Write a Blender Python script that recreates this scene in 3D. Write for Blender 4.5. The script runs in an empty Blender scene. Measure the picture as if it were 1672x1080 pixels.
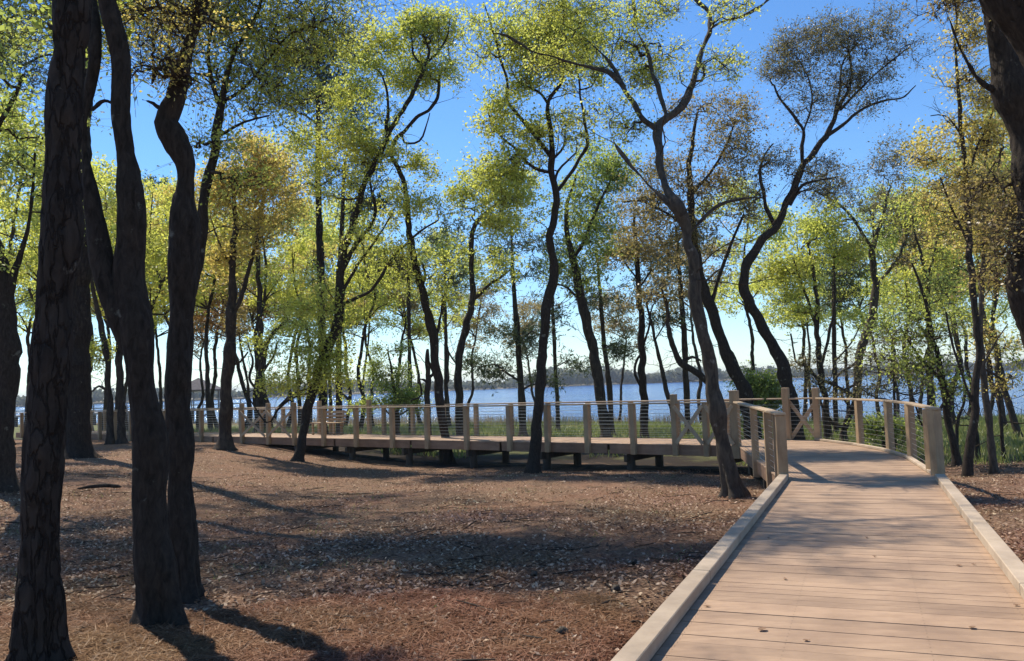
import bpy, math
import numpy as np
from mathutils import Vector, Matrix

# ------------------------------------------------------------------ camera
SC = bpy.context.scene
F = 1350.0; PITCH = math.radians(3.69); ROLL = math.radians(2.0); EYE = 1.66
f0 = np.array([0, math.cos(PITCH), math.sin(PITCH)]); _r = np.array([1., 0, 0]); _u = np.array([0, -math.sin(PITCH), math.cos(PITCH)])
CR = math.cos(ROLL)*_r - math.sin(ROLL)*_u; CU = math.cos(ROLL)*_u + math.sin(ROLL)*_r
cam = bpy.data.cameras.new('camera'); camo = bpy.data.objects.new('camera', cam); SC.collection.objects.link(camo)
cam.lens = F/1672*36; cam.sensor_width = 36; cam.clip_end = 6000; cam.clip_start = 0.05
camo.matrix_world = Matrix([[CR[0], CU[0], -f0[0], 0], [CR[1], CU[1], -f0[1], 0], [CR[2], CU[2], -f0[2], EYE], [0, 0, 0, 1]])
SC.camera = camo
# ------------------------------------------------------------------ light
SUN_EL = math.radians(55); SUN_AZ = math.radians(-40)          # azimuth from +Y towards +X
w = bpy.data.worlds.new('World'); SC.world = w; w.use_nodes = True
nt = w.node_tree; bg = nt.nodes['Background']; sky = nt.nodes.new('ShaderNodeTexSky')
sky.sky_type = 'NISHITA'; sky.sun_disc = False; sky.sun_elevation = SUN_EL; sky.sun_rotation = SUN_AZ
sky.altitude = 0; sky.air_density = 1.0; sky.dust_density = 0.0; sky.ozone_density = 4.0
hs_ = nt.nodes.new('ShaderNodeHueSaturation'); hs_.inputs['Saturation'].default_value = 1.14
nt.links.new(sky.outputs[0], hs_.inputs['Color']); tint_ = nt.nodes.new('ShaderNodeMix'); tint_.data_type = 'RGBA'; tint_.blend_type = 'MULTIPLY'; tint_.inputs[0].default_value = 1; tint_.inputs[7].default_value = (.90, 1.0, 1.10, 1)
nt.links.new(hs_.outputs[0], tint_.inputs[6]); nt.links.new(tint_.outputs[2], bg.inputs[0]); bg.inputs[1].default_value = 0.128
sl = bpy.data.lights.new('sun', 'SUN'); so = bpy.data.objects.new('sun', sl); SC.collection.objects.link(so)
sl.energy = 5.0; sl.angle = math.radians(0.53); sl.color = (1.0, .915, .78)
sd = Vector((math.sin(SUN_AZ)*math.cos(SUN_EL), math.cos(SUN_AZ)*math.cos(SUN_EL), math.sin(SUN_EL)))
so.rotation_euler = sd.to_track_quat('Z', 'Y').to_euler()
SC.view_settings.view_transform = 'Standard'; SC.view_settings.look = 'None'
SC.view_settings.exposure = 0.36; SC.view_settings.gamma = 1
SC.cycles.max_bounces = 6; SC.cycles.diffuse_bounces = 4; SC.cycles.transmission_bounces = 4; SC.cycles.glossy_bounces = 2
SC.cycles.sample_clamp_indirect = 4

# ------------------------------------------------------------------ helpers
RNG = np.random.default_rng(7)
def ray(px, py): return f0 + (px-836)/F*CR + (540-py)/F*CU
def at(px, py, d):                                   # the point seen at a pixel of the survey photo, d metres ahead
    v = ray(px, py); return v/v[1]*d + np.array([0, 0, EYE])
def sm(t): t = np.clip(t, 0, 1); return t*t*(3-2*t)
def _h(ix, iy, iz, s):
    n = (ix*374761393 + iy*668265263 + iz*2147483647 + s*974634777) & 0xffffffff
    n = ((n ^ (n >> 13))*1274126177) & 0xffffffff
    return ((n ^ (n >> 16)) & 0xffff)/65535.0
def vnoise(p, s=0):
    p = np.asarray(p, float); i = np.floor(p).astype(np.int64); f = p-i; f = f*f*(3-2*f); o = 0
    for a in (0, 1):
        for b in (0, 1):
            for c in (0, 1):
                wt = (f[..., 0] if a else 1-f[..., 0])*(f[..., 1] if b else 1-f[..., 1])*(f[..., 2] if c else 1-f[..., 2])
                o = o + wt*_h(i[..., 0]+a, i[..., 1]+b, i[..., 2]+c, s)
    return o
def fbm2(x, y, sc, s=0, oct=3):
    v = 0; a = .5
    for k in range(oct):
        v = v + a*(vnoise(np.stack([x*sc, y*sc, np.full_like(x*1.0, k*7.3)], -1), s+k)-.5); sc *= 2.1; a *= .5
    return v
def mesh_np(name, V, Fq, mat, smooth=False):
    V = np.asarray(V, np.float32); Fq = np.asarray(Fq, np.int32); me = bpy.data.meshes.new(name)
    n, k = Fq.shape
    me.vertices.add(len(V)); me.vertices.foreach_set('co', V.ravel())
    me.loops.add(n*k); me.loops.foreach_set('vertex_index', Fq.ravel())
    me.polygons.add(n); me.polygons.foreach_set('loop_start', np.arange(0, n*k, k, dtype=np.int32))
    if smooth: me.polygons.foreach_set('use_smooth', np.ones(n, bool))
    me.update(calc_edges=True); me.materials.append(mat)
    return me
def link(name, me, parent=None, loc=(0, 0, 0), rz=0, kind=None):
    o = bpy.data.objects.new(name, me); SC.collection.objects.link(o); o.location = loc; o.rotation_euler = (0, 0, rz)
    if parent: o.parent = parent
    if kind: o['kind'] = kind
    return o
def tag(o, label, cat, group=None, kind=None):
    if label: o['label'] = label
    if cat: o['category'] = cat
    if group: o['group'] = group
    if kind: o['kind'] = kind
    return o
class MB:                                            # box / prism collector
    def __init__(s): s.v = []; s.f = []
    def prism(s, poly, z0, z1):                      # poly: 4 xy corners (ccw); z scalars or per-corner
        b = len(s.v); z0 = np.broadcast_to(z0, 4); z1 = np.broadcast_to(z1, 4)
        for i in range(4): s.v.append((poly[i][0], poly[i][1], z0[i]))
        for i in range(4): s.v.append((poly[i][0], poly[i][1], z1[i]))
        s.f += [(b, b+3, b+2, b+1), (b+4, b+5, b+6, b+7)] + [(b+i, b+(i+1) % 4, b+4+(i+1) % 4, b+4+i) for i in range(4)]
        return s
    def beam(s, p, q, wd, ht, up=(0, 0, 1)):         # box from p to q, wd across, ht along up, centred
        p = Vector(p); q = Vector(q); d = (q-p).normalized(); up = Vector(up)
        sd_ = d.cross(up)
        if sd_.length < 1e-4: sd_ = d.cross(Vector((1, 0, 0)))
        sd_.normalize(); u2 = sd_.cross(d).normalized(); b = len(s.v)
        for e in (p, q):
            for a, c in ((-1, -1), (1, -1), (1, 1), (-1, 1)): s.v.append(tuple(e + sd_*(a*wd/2) + u2*(c*ht/2)))
        s.f += [(b, b+1, b+2, b+3), (b+4, b+7, b+6, b+5)] + [(b+i, b+4+i, b+4+(i+1) % 4, b+(i+1) % 4) for i in range(4)]
        return s
    def make(s, name, mat, parent=None, loc=(0, 0, 0), rz=0, bevel=0, kind=None):
        me = bpy.data.meshes.new(name); me.from_pydata([tuple(map(float, v)) for v in s.v], [], s.f); me.update(); me.materials.append(mat)
        o = link(name, me, parent, loc, rz, kind)
        if bevel:
            m = o.modifiers.new('bevel', 'BEVEL'); m.width = bevel; m.segments = 1; m.limit_method = 'ANGLE'
        return o

# ------------------------------------------------------------------ materials
def newmat(name):
    m = bpy.data.materials.new(name); m.use_nodes = True; t = m.node_tree; b = t.nodes['Principled BSDF']
    return m, t, b
def N(t, typ, **kw):
    n = t.nodes.new(typ)
    for k, v in kw.items():
        if k in n.inputs.keys(): n.inputs[k].default_value = v
        else: setattr(n, k, v)
    return n
def ramp(t, stops, src):
    n = t.nodes.new('ShaderNodeValToRGB'); e = n.color_ramp.elements
    while len(e) < len(stops): e.new(.5)
    for i, (p, c) in enumerate(stops): e[i].position = p; e[i].color = (*c, 1)
    t.links.new(src, n.inputs[0]); return n
def mapping(t, scale, coord='Object'):
    tc = N(t, 'ShaderNodeTexCoord'); mp = N(t, 'ShaderNodeMapping'); mp.inputs['Scale'].default_value = scale
    t.links.new(tc.outputs[coord], mp.inputs[0]); return mp
def mix(t, a, b, fac, mode='MIX'):
    n = t.nodes.new('ShaderNodeMix'); n.data_type = 'RGBA'; n.blend_type = mode
    for sock, v in ((n.inputs[0], fac), (n.inputs[6], a), (n.inputs[7], b)):
        if hasattr(v, 'is_linked'): t.links.new(v, sock)
        elif isinstance(v, tuple): sock.default_value = (*v, 1)
        else: sock.default_value = v
    return n.outputs[2]
def bark(name, dark, light, lichen, scale, bump, plates=False, lich=0.62):
    m, t, b = newmat(name); mp = mapping(t, (scale, scale, scale*(.28 if plates else .35)))
    n1 = N(t, 'ShaderNodeTexNoise', Scale=1.0, Detail=8.0, Roughness=.65, Distortion=.6); t.links.new(mp.outputs[0], n1.inputs['Vector'])
    r = ramp(t, [(.32, dark), (.68, light)], n1.outputs[0])
    n2 = N(t, 'ShaderNodeTexNoise', Scale=5.0, Detail=5.0, Roughness=.6); tc = N(t, 'ShaderNodeTexCoord'); t.links.new(tc.outputs['Object'], n2.inputs['Vector'])
    lr = ramp(t, [(lich, (0, 0, 0)), (lich+.06, (1, 1, 1))], n2.outputs[0])
    col = mix(t, r.outputs[0], lichen, lr.outputs[0]); h = n1.outputs[0]
    if plates:
        v = N(t, 'ShaderNodeTexVoronoi', feature='DISTANCE_TO_EDGE', Scale=2.2); 
        dn = N(t, 'ShaderNodeTexNoise', Scale=2.0, Detail=3.0); t.links.new(mp.outputs[0], dn.inputs['Vector'])
        dv = mix(t, mp.outputs[0], dn.outputs['Color'], .55); t.links.new(dv, v.inputs['Vector'])
        vr = ramp(t, [(0, (.25, .25, .25)), (.10, (1, 1, 1))], v.outputs['Distance'])
        col = mix(t, (.018, .012, .009), col, vr.outputs[0])
        ad = N(t, 'ShaderNodeMath', operation='MULTIPLY_ADD'); t.links.new(vr.outputs[0], ad.inputs[0]); ad.inputs[1].default_value = .8; t.links.new(n1.outputs[0], ad.inputs[2]); h = ad.outputs[0]
    t.links.new(col, b.inputs['Base Color']); b.inputs['Roughness'].default_value = .92; b.inputs['Specular IOR Level'].default_value = .15
    bp = N(t, 'ShaderNodeBump', Strength=1.0, Distance=bump); t.links.new(h, bp.inputs['Height']); t.links.new(bp.outputs[0], b.inputs['Normal'])
    return m
M = {}
M['pine_bark'] = bark('pine_bark', (.022, .017, .014), (.058, .044, .035), (.15, .13, .11), 13, .03, True, .66)
M['oak_bark'] = bark('oak_bark', (.018, .014, .011), (.058, .045, .035), (.15, .145, .12), 26, .02, False, .66)
M['grey_bark'] = bark('grey_bark', (.035, .029, .024), (.11, .09, .068), (.19, .175, .15), 14, .015, False, .64)
M['far_bark'] = bark('far_bark', (.022, .017, .014), (.08, .06, .046), (.15, .13, .11), 9, .02, False, .66)
M['twig'] = bark('twig', (.03, .023, .018), (.09, .068, .05), (.13, .12, .1), 10, .005, False, .7)

def leafmat(name, c1, c2, c3, transl, tr=.55, gloss=.08):
    m, t, b = newmat(name); t.nodes.remove(b); out = t.nodes['Material Output']
    g = N(t, 'ShaderNodeNewGeometry'); r = ramp(t, [(0, c1), (.5, c2), (1, c3)], g.outputs['Random Per Island'])
    n2 = N(t, 'ShaderNodeTexNoise', Scale=.45, Detail=2.0); tc = N(t, 'ShaderNodeTexCoord'); t.links.new(tc.outputs['Object'], n2.inputs['Vector'])
    hs = N(t, 'ShaderNodeHueSaturation', Saturation=1.0, Value=1.0); t.links.new(r.outputs[0], hs.inputs['Color'])
    mr = N(t, 'ShaderNodeMapRange'); mr.inputs[1].default_value = .3; mr.inputs[2].default_value = .7; mr.inputs[3].default_value = .475; mr.inputs[4].default_value = .52
    t.links.new(n2.outputs[0], mr.inputs[0]); t.links.new(mr.outputs[0], hs.inputs['Hue'])
    d = N(t, 'ShaderNodeBsdfDiffuse'); tl = N(t, 'ShaderNodeBsdfTranslucent'); gl = N(t, 'ShaderNodeBsdfGlossy', Roughness=.45)
    t.links.new(hs.outputs[0], d.inputs[0])
    tc2 = mix(t, hs.outputs[0], transl, .5); t.links.new(tc2, tl.inputs[0])
    gl.inputs[0].default_value = (.6, .6, .6, 1)
    a = N(t, 'ShaderNodeMixShader'); a.inputs[0].default_value = tr; t.links.new(d.outputs[0], a.inputs[1]); t.links.new(tl.outputs[0], a.inputs[2])
    a2 = N(t, 'ShaderNodeMixShader'); a2.inputs[0].default_value = gloss; t.links.new(a.outputs[0], a2.inputs[1]); t.links.new(gl.outputs[0], a2.inputs[2])
    t.links.new(a2.outputs[0], out.inputs['Surface']); return m
M['spring'] = leafmat('spring_leaf', (.27, .34, .045), (.43, .50, .075), (.60, .62, .14), (1.0, 1.0, .20), .66)
M['yellow'] = leafmat('yellow_leaf', (.38, .34, .05), (.54, .46, .09), (.62, .42, .16), (1.0, .86, .22), .64)
M['green'] = leafmat('green_leaf', (.13, .20, .035), (.25, .33, .06), (.40, .45, .11), (.8, .9, .18), .62)
M['olive'] = leafmat('olive_leaf', (.07, .08, .032), (.15, .15, .06), (.28, .20, .10), (.46, .42, .14), .45, .1)
M['brown'] = leafmat('brown_leaf', (.12, .115, .04), (.24, .20, .07), (.36, .25, .10), (.62, .50, .16), .55)
M['needle'] = leafmat('pine_needle', (.035, .055, .02), (.06, .09, .032), (.10, .13, .045), (.14, .2, .05), .3)
M['orange'] = leafmat('orange_leaf', (.25, .12, .05), (.38, .22, .08), (.40, .30, .10), (.6, .36, .12), .55)
M['grassblade'] = leafmat('grass_blade', (.09, .12, .03), (.16, .21, .045), (.27, .26, .10), (.36, .42, .09), .45)
M['reed'] = leafmat('reed', (.20, .15, .09), (.30, .23, .13), (.20, .22, .08), (.4, .3, .16), .35)
M['litter'] = leafmat('litter_leaf', (.06, .03, .02), (.25, .15, .09), (.56, .42, .29), (.35, .24, .16), .12, .02)
M['straw'] = leafmat('straw', (.10, .045, .025), (.22, .11, .06), (.34, .20, .12), (.4, .22, .12), .15, .02)
M['farwood'] = leafmat('far_wood', (.10, .12, .085), (.15, .165, .11), (.21, .19, .14), (.24, .26, .16), .45, .01)  # far foliage paled, distance haze put into the leaf colour

def woodmat(name, c1, c2, sc=(3, 3, 3), rough=.75, varr=.25, grain=28):
    m, t, b = newmat(name); mp = mapping(t, sc)
    n1 = N(t, 'ShaderNodeTexNoise', Scale=2.0, Detail=7.0, Roughness=.6, Distortion=.3); t.links.new(mp.outputs[0], n1.inputs['Vector'])
    r = ramp(t, [(.3, c1), (.7, c2)], n1.outputs[0])
    oi = N(t, 'ShaderNodeObjectInfo'); g = N(t, 'ShaderNodeNewGeometry')
    ad = N(t, 'ShaderNodeMath', operation='ADD'); t.links.new(oi.outputs['Random'], ad.inputs[0]); t.links.new(g.outputs['Random Per Island'], ad.inputs[1])
    fr = N(t, 'ShaderNodeMath', operation='FRACT'); t.links.new(ad.outputs[0], fr.inputs[0])
    mr = N(t, 'ShaderNodeMapRange'); mr.inputs[3].default_value = 1-varr; mr.inputs[4].default_value = 1+varr*.5; t.links.new(fr.outputs[0], mr.inputs[0])
    hs = N(t, 'ShaderNodeHueSaturation'); t.links.new(r.outputs[0], hs.inputs['Color']); t.links.new(mr.outputs[0], hs.inputs['Value'])
    # worn, dirty patches in world space
    wn = N(t, 'ShaderNodeTexNoise', Scale=1.7, Detail=6.0, Roughness=.65); t.links.new(g.outputs['Position'], wn.inputs['Vector'])
    wr = ramp(t, [(.38, (.74, .72, .72)), (.6, (1.05, 1.05, 1.05))], wn.outputs[0])
    col = mix(t, hs.outputs[0], wr.outputs[0], .85, 'MULTIPLY')
    t.links.new(col, b.inputs['Base Color']); b.inputs['Roughness'].default_value = rough
    n3 = N(t, 'ShaderNodeTexNoise', Scale=float(grain), Detail=4.0); t.links.new(mp.outputs[0], n3.inputs['Vector'])
    bp = N(t, 'ShaderNodeBump', Strength=.35, Distance=.004); t.links.new(n3.outputs[0], bp.inputs['Height']); t.links.new(bp.outputs[0], b.inputs['Normal'])
    return m
M['deck'] = woodmat('deck_board', (.345, .226, .142), (.43, .287, .184), (.5, 6, 6), .72, .16)
M['timber'] = woodmat('timber', (.34, .225, .125), (.46, .325, .19), (5, 5, .8), .75, .18)
M['rail'] = woodmat('rail_timber', (.37, .265, .165), (.49, .365, .24), (5, 5, .8), .7, .15)
M['fascia'] = woodmat('fascia_timber', (.24, .14, .085), (.33, .20, .125), (1, 1, 5), .8, .15)
M['curb'] = woodmat('curb_timber', (.40, .31, .215), (.52, .41, .30), (1, 1, 5), .75, .15)
M['pile'] = woodmat('pile_timber', (.05, .038, .026), (.09, .07, .048), (5, 5, .8), .85, .2)  # timber tone darkened to put under-deck shade into the colour
M['greywood'] = woodmat('weathered_wood', (.26, .25, .24), (.38, .37, .36), (2, 2, 2), .85, .2)
m, t, b = newmat('cable'); b.inputs['Base Color'].default_value = (.55, .55, .55, 1); b.inputs['Metallic'].default_value = .9; b.inputs['Roughness'].default_value = .3; M['cable'] = m
m, t, b = newmat('roof_shingle'); b.inputs['Base Color'].default_value = (.10, .085, .085, 1); b.inputs['Roughness'].default_value = .9
_n = N(t, 'ShaderNodeTexNoise', Scale=12.0, Detail=4.0); _rr = ramp(t, [(.3, (.07, .06, .06)), (.7, (.15, .13, .13))], _n.outputs[0]); t.links.new(_rr.outputs[0], b.inputs['Base Color']); M['shingle'] = m

# ground
m, t, b = newmat('ground_litter'); g = N(t, 'ShaderNodeNewGeometry'); P_ = g.outputs['Position']
na = N(t, 'ShaderNodeTexNoise', Scale=26.0, Detail=8.0, Roughness=.75); t.links.new(P_, na.inputs['Vector'])
ra = ramp(t, [(.30, (.03, .02, .015)), (.46, (.11, .064, .040)), (.57, (.30, .195, .125)), (.69, (.52, .375, .25))], na.outputs[0])
nb = N(t, 'ShaderNodeTexNoise', Scale=.8, Detail=6.0, Roughness=.6); t.links.new(P_, nb.inputs['Vector'])
rb = ramp(t, [(.38, (0, 0, 0)), (.58, (1, 1, 1))], nb.outputs[0])
c1 = mix(t, mix(t, ra.outputs[0], (.27, .14, .09), .35), ra.outputs[0], rb.outputs[0])
nc = N(t, 'ShaderNodeTexNoise', Scale=2.3, Detail=5.0); t.links.new(P_, nc.inputs['Vector'])
rc = ramp(t, [(.58, (0, 0, 0)), (.70, (1, 1, 1))], nc.outputs[0])
c1 = mix(t, c1, (.12, .085, .06), mix(t, (0, 0, 0), rc.outputs[0], .6))
sx = N(t, 'ShaderNodeSeparateXYZ'); t.links.new(P_, sx.inputs[0])
def mapr(v, a, b_):
    n = N(t, 'ShaderNodeMapRange'); n.inputs[1].default_value = a; n.inputs[2].default_value = b_; t.links.new(v, n.inputs[0]); return n.outputs[0]
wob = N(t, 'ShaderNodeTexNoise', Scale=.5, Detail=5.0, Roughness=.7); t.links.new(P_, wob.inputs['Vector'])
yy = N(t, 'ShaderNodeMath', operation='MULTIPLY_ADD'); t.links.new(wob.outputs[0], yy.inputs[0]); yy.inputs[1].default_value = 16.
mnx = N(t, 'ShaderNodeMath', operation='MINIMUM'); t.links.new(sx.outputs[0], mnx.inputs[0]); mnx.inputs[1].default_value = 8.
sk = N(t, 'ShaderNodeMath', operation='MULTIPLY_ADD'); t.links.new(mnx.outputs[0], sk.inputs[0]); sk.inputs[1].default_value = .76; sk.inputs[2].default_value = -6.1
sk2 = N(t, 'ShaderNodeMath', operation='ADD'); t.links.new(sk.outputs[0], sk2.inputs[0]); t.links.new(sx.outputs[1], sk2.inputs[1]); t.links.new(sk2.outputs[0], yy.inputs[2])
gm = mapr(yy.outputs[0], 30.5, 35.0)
ng = N(t, 'ShaderNodeTexNoise', Scale=7.0, Detail=6.0, Roughness=.7); t.links.new(P_, ng.inputs['Vector'])
gc = ramp(t, [(.3, (.07, .07, .03)), (.5, (.14, .15, .05)), (.7, (.26, .22, .13))], ng.outputs[0])
c1 = mix(t, c1, (.035, .026, .019), mapr(yy.outputs[0], 25.5, 27.5))  # bare soil strip, darkened to paint in the shade under the boardwalk
c1 = mix(t, c1, gc.outputs[0], gm)
c1 = mix(t, c1, (.19, .145, .09), mapr(yy.outputs[0], 56., 66.))
c1 = mix(t, c1, (.20, .17, .11), mapr(sx.outputs[1], 300., 400.))
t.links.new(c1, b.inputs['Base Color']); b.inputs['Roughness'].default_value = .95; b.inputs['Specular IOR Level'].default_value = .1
bp = N(t, 'ShaderNodeBump', Strength=.9, Distance=.03); t.links.new(na.outputs[0], bp.inputs['Height']); t.links.new(bp.outputs[0], b.inputs['Normal'])
M['ground'] = m
# water
m, t, b = newmat('water'); g = N(t, 'ShaderNodeNewGeometry'); mp = N(t, 'ShaderNodeMapping'); mp.inputs['Scale'].default_value = (.35, 1.0, 1); t.links.new(g.outputs['Position'], mp.inputs[0])
n1 = N(t, 'ShaderNodeTexNoise', Scale=1.3, Detail=5.0, Roughness=.6); t.links.new(mp.outputs[0], n1.inputs['Vector'])
n2 = N(t, 'ShaderNodeTexNoise', Scale=.03, Detail=4.0); t.links.new(mp.outputs[0], n2.inputs['Vector'])
rw = ramp(t, [(.35, (.012, .075, .25)), (.65, (.025, .12, .38))], n2.outputs[0])
t.links.new(rw.outputs[0], b.inputs['Base Color']); b.inputs['Roughness'].default_value = .12; b.inputs['IOR'].default_value = 1.33
bp = N(t, 'ShaderNodeBump', Strength=1.0, Distance=.8); t.links.new(n1.outputs[0], bp.inputs['Height']); t.links.new(bp.outputs[0], b.inputs['Normal'])
M['water'] = m

# ------------------------------------------------------------------ terrain
L0 = np.array([4.18, 13.26]); UD = np.array([.388, .9217]); ND = np.array([.9217, -.388]); W = 2.32
CC = np.array([5.30, 19.87]); LD = np.array([-.796, .605]); RN = np.array([.605, .796]); WR = 2.02
A1 = np.array([7.5, 20.65]); B1 = CC + WR*RN
RIGHT = np.array([[6.32, 12.36], [6.60, 13.10], [7.46, 15.8], [7.72, 17.4], [7.74, 18.9], [7.5, 20.65]])
def deckz(y): return .012*np.maximum(0, 13-np.asarray(y, float))
def ground(x, y, fine=True):
    x = np.asarray(x, float); y = np.asarray(y, float)
    ys = y + .75*np.clip(x, -60, 60)*sm((y-32)/25) 
    z = np.interp(ys, [-3000, 0, 6, 10, 14, 20, 26, 40, 55, 66, 75, 95, 140], [.05, .05, 0, -.18, -.40, -.66, -.82, -.98, -1.2, -1.46, -1.8, -3, -6])
    z = z + .68*sm((-x-3)/9)*sm((y-8)/9)*(1-sm((y-38)/20))
    far = 560 + .1*x + 40*np.sin(x/170.) + 18*np.sin(x/47.)
    z = np.where(y > 200, -6 + 4.8*sm((y-far+40)/60) + 1.6*sm((y-far-10)/200), z)
    # hollow below the near boardwalk
    rel = (x-L0[0])*ND[0] + (y-L0[1])*ND[1]
    z = z - .10*sm((1.5-abs(rel-W/2))/.4)*(1-sm((y-15)/3))
    if fine:
        amp = 1-sm((y-80)/60)
        z = z + amp*(.16*fbm2(x, y, .35, 3) + .05*fbm2(x, y, 2.2, 9))*sm((abs(rel-W/2)-.6)/1.5+sm((y-20)/5))
    return z
gx = np.sinh(np.linspace(-7.2, 7.2, 331)); gx = gx/gx[-1]*3000
_t = np.linspace(0, 1, 400); gy = -30 + 34*_t/.10
gy = np.concatenate([np.linspace(-60, 2.6, 22)[:-1], np.geomspace(2.6, 120, 240)[:-1], np.geomspace(120, 3500, 60)])
gx = np.concatenate([-np.geomspace(14, 3200, 60)[::-1], np.linspace(-14, 14, 200)[1:-1], np.geomspace(14, 3200, 60)])
GX, GY = np.meshgrid(gx, gy); GZ = ground(GX, GY)
nx, ny = len(gx), len(gy); idx = np.arange(nx*ny).reshape(ny, nx)
Fq = np.stack([idx[:-1, :-1], idx[:-1, 1:], idx[1:, 1:], idx[1:, :-1]], -1).reshape(-1, 4)
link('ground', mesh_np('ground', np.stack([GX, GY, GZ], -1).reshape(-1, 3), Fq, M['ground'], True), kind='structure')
wv = [(-3200, 40, -1.5), (3200, 40, -1.5), (3200, 640, -1.5), (-3200, 640, -1.5)]
link('water', mesh_np('water', wv, [[0, 1, 2, 3]], M['water']), kind='structure')
def hit(px, py):                                     # where the line of sight through a pixel meets the ground
    lo, hi = 2., 90.
    for d in np.linspace(3, 90, 350):
        p = at(px, py, d)
        if p[2] < ground(p[0], p[1], False): return d
    return 90.

# ------------------------------------------------------------------ tree engine
def smooth_path(P, step):
    P = np.asarray(P, float)
    if len(P) < 2: return P
    Q = np.vstack([2*P[0]-P[1], P, 2*P[-1]-P[-2]]); out = []
    for i in range(1, len(Q)-2):
        a, b_, c, d = Q[i-1], Q[i], Q[i+1], Q[i+2]; n = max(2, int(np.linalg.norm((c-b_)[:3])/step))
        t_ = np.linspace(0, 1, n, endpoint=False)[:, None]
        out.append(.5*((2*b_)+(-a+c)*t_+(2*a-5*b_+4*c-d)*t_**2+(-a+3*b_-3*c+d)*t_**3))
    out.append(P[-1:]); out = np.vstack(out); out[:, 3] = np.maximum(out[:, 3], .002); return out
def tube(C, r, k, cap=True):
    n = len(C); T = np.gradient(C, axis=0); T /= np.linalg.norm(T, axis=1)[:, None]+1e-9
    ref = np.array([1., .17, .05]) if abs(T[:, 0]).mean() < .75 else np.array([.1, .2, 1.])
    u = np.cross(T, ref); u /= np.linalg.norm(u, axis=1)[:, None]+1e-9; v = np.cross(T, u)
    a = np.linspace(0, 2*np.pi, k, endpoint=False)
    V = C[:, None]+r[:, None, None]*(np.cos(a)[None, :, None]*u[:, None]+np.sin(a)[None, :, None]*v[:, None])
    i = np.arange(n-1)[:, None]*k; j = np.arange(k)[None]; j2 = (j+1) % k
    Fq_ = np.stack([i+j, i+j2, i+k+j2, i+k+j], -1).reshape(-1, 4)
    return V.reshape(-1, 3), Fq_
class Acc:
    def __init__(s): s.V = []; s.F = []; s.n = 0
    def add(s, V, F_): s.V.append(V); s.F.append(F_+s.n); s.n += len(V)
    def mesh(s, name, mat, smooth=True):
        return mesh_np(name, np.vstack(s.V), np.vstack(s.F), mat, smooth)
def rand_unit(n, rng):
    v = rng.normal(size=(n, 3)); return v/np.linalg.norm(v, axis=1)[:, None]
def leafquads(C, ln, wd, rng, upb=.9):
    n = len(C); a = rand_unit(n, rng); nn = rand_unit(n, rng)+np.array([0, 0, upb]); b_ = np.cross(nn, a); b_ /= np.linalg.norm(b_, axis=1)[:, None]+1e-9
    s = rng.uniform(.5, 1.45, n)[:, None]; a = a*s*ln/2; b_ = b_*s*wd/2
    V = np.stack([C-a, C+b_-a*.1, C+a, C-b_-a*.1], 1).reshape(-1, 3); return V, np.arange(4*n).reshape(n, 4)
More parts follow.
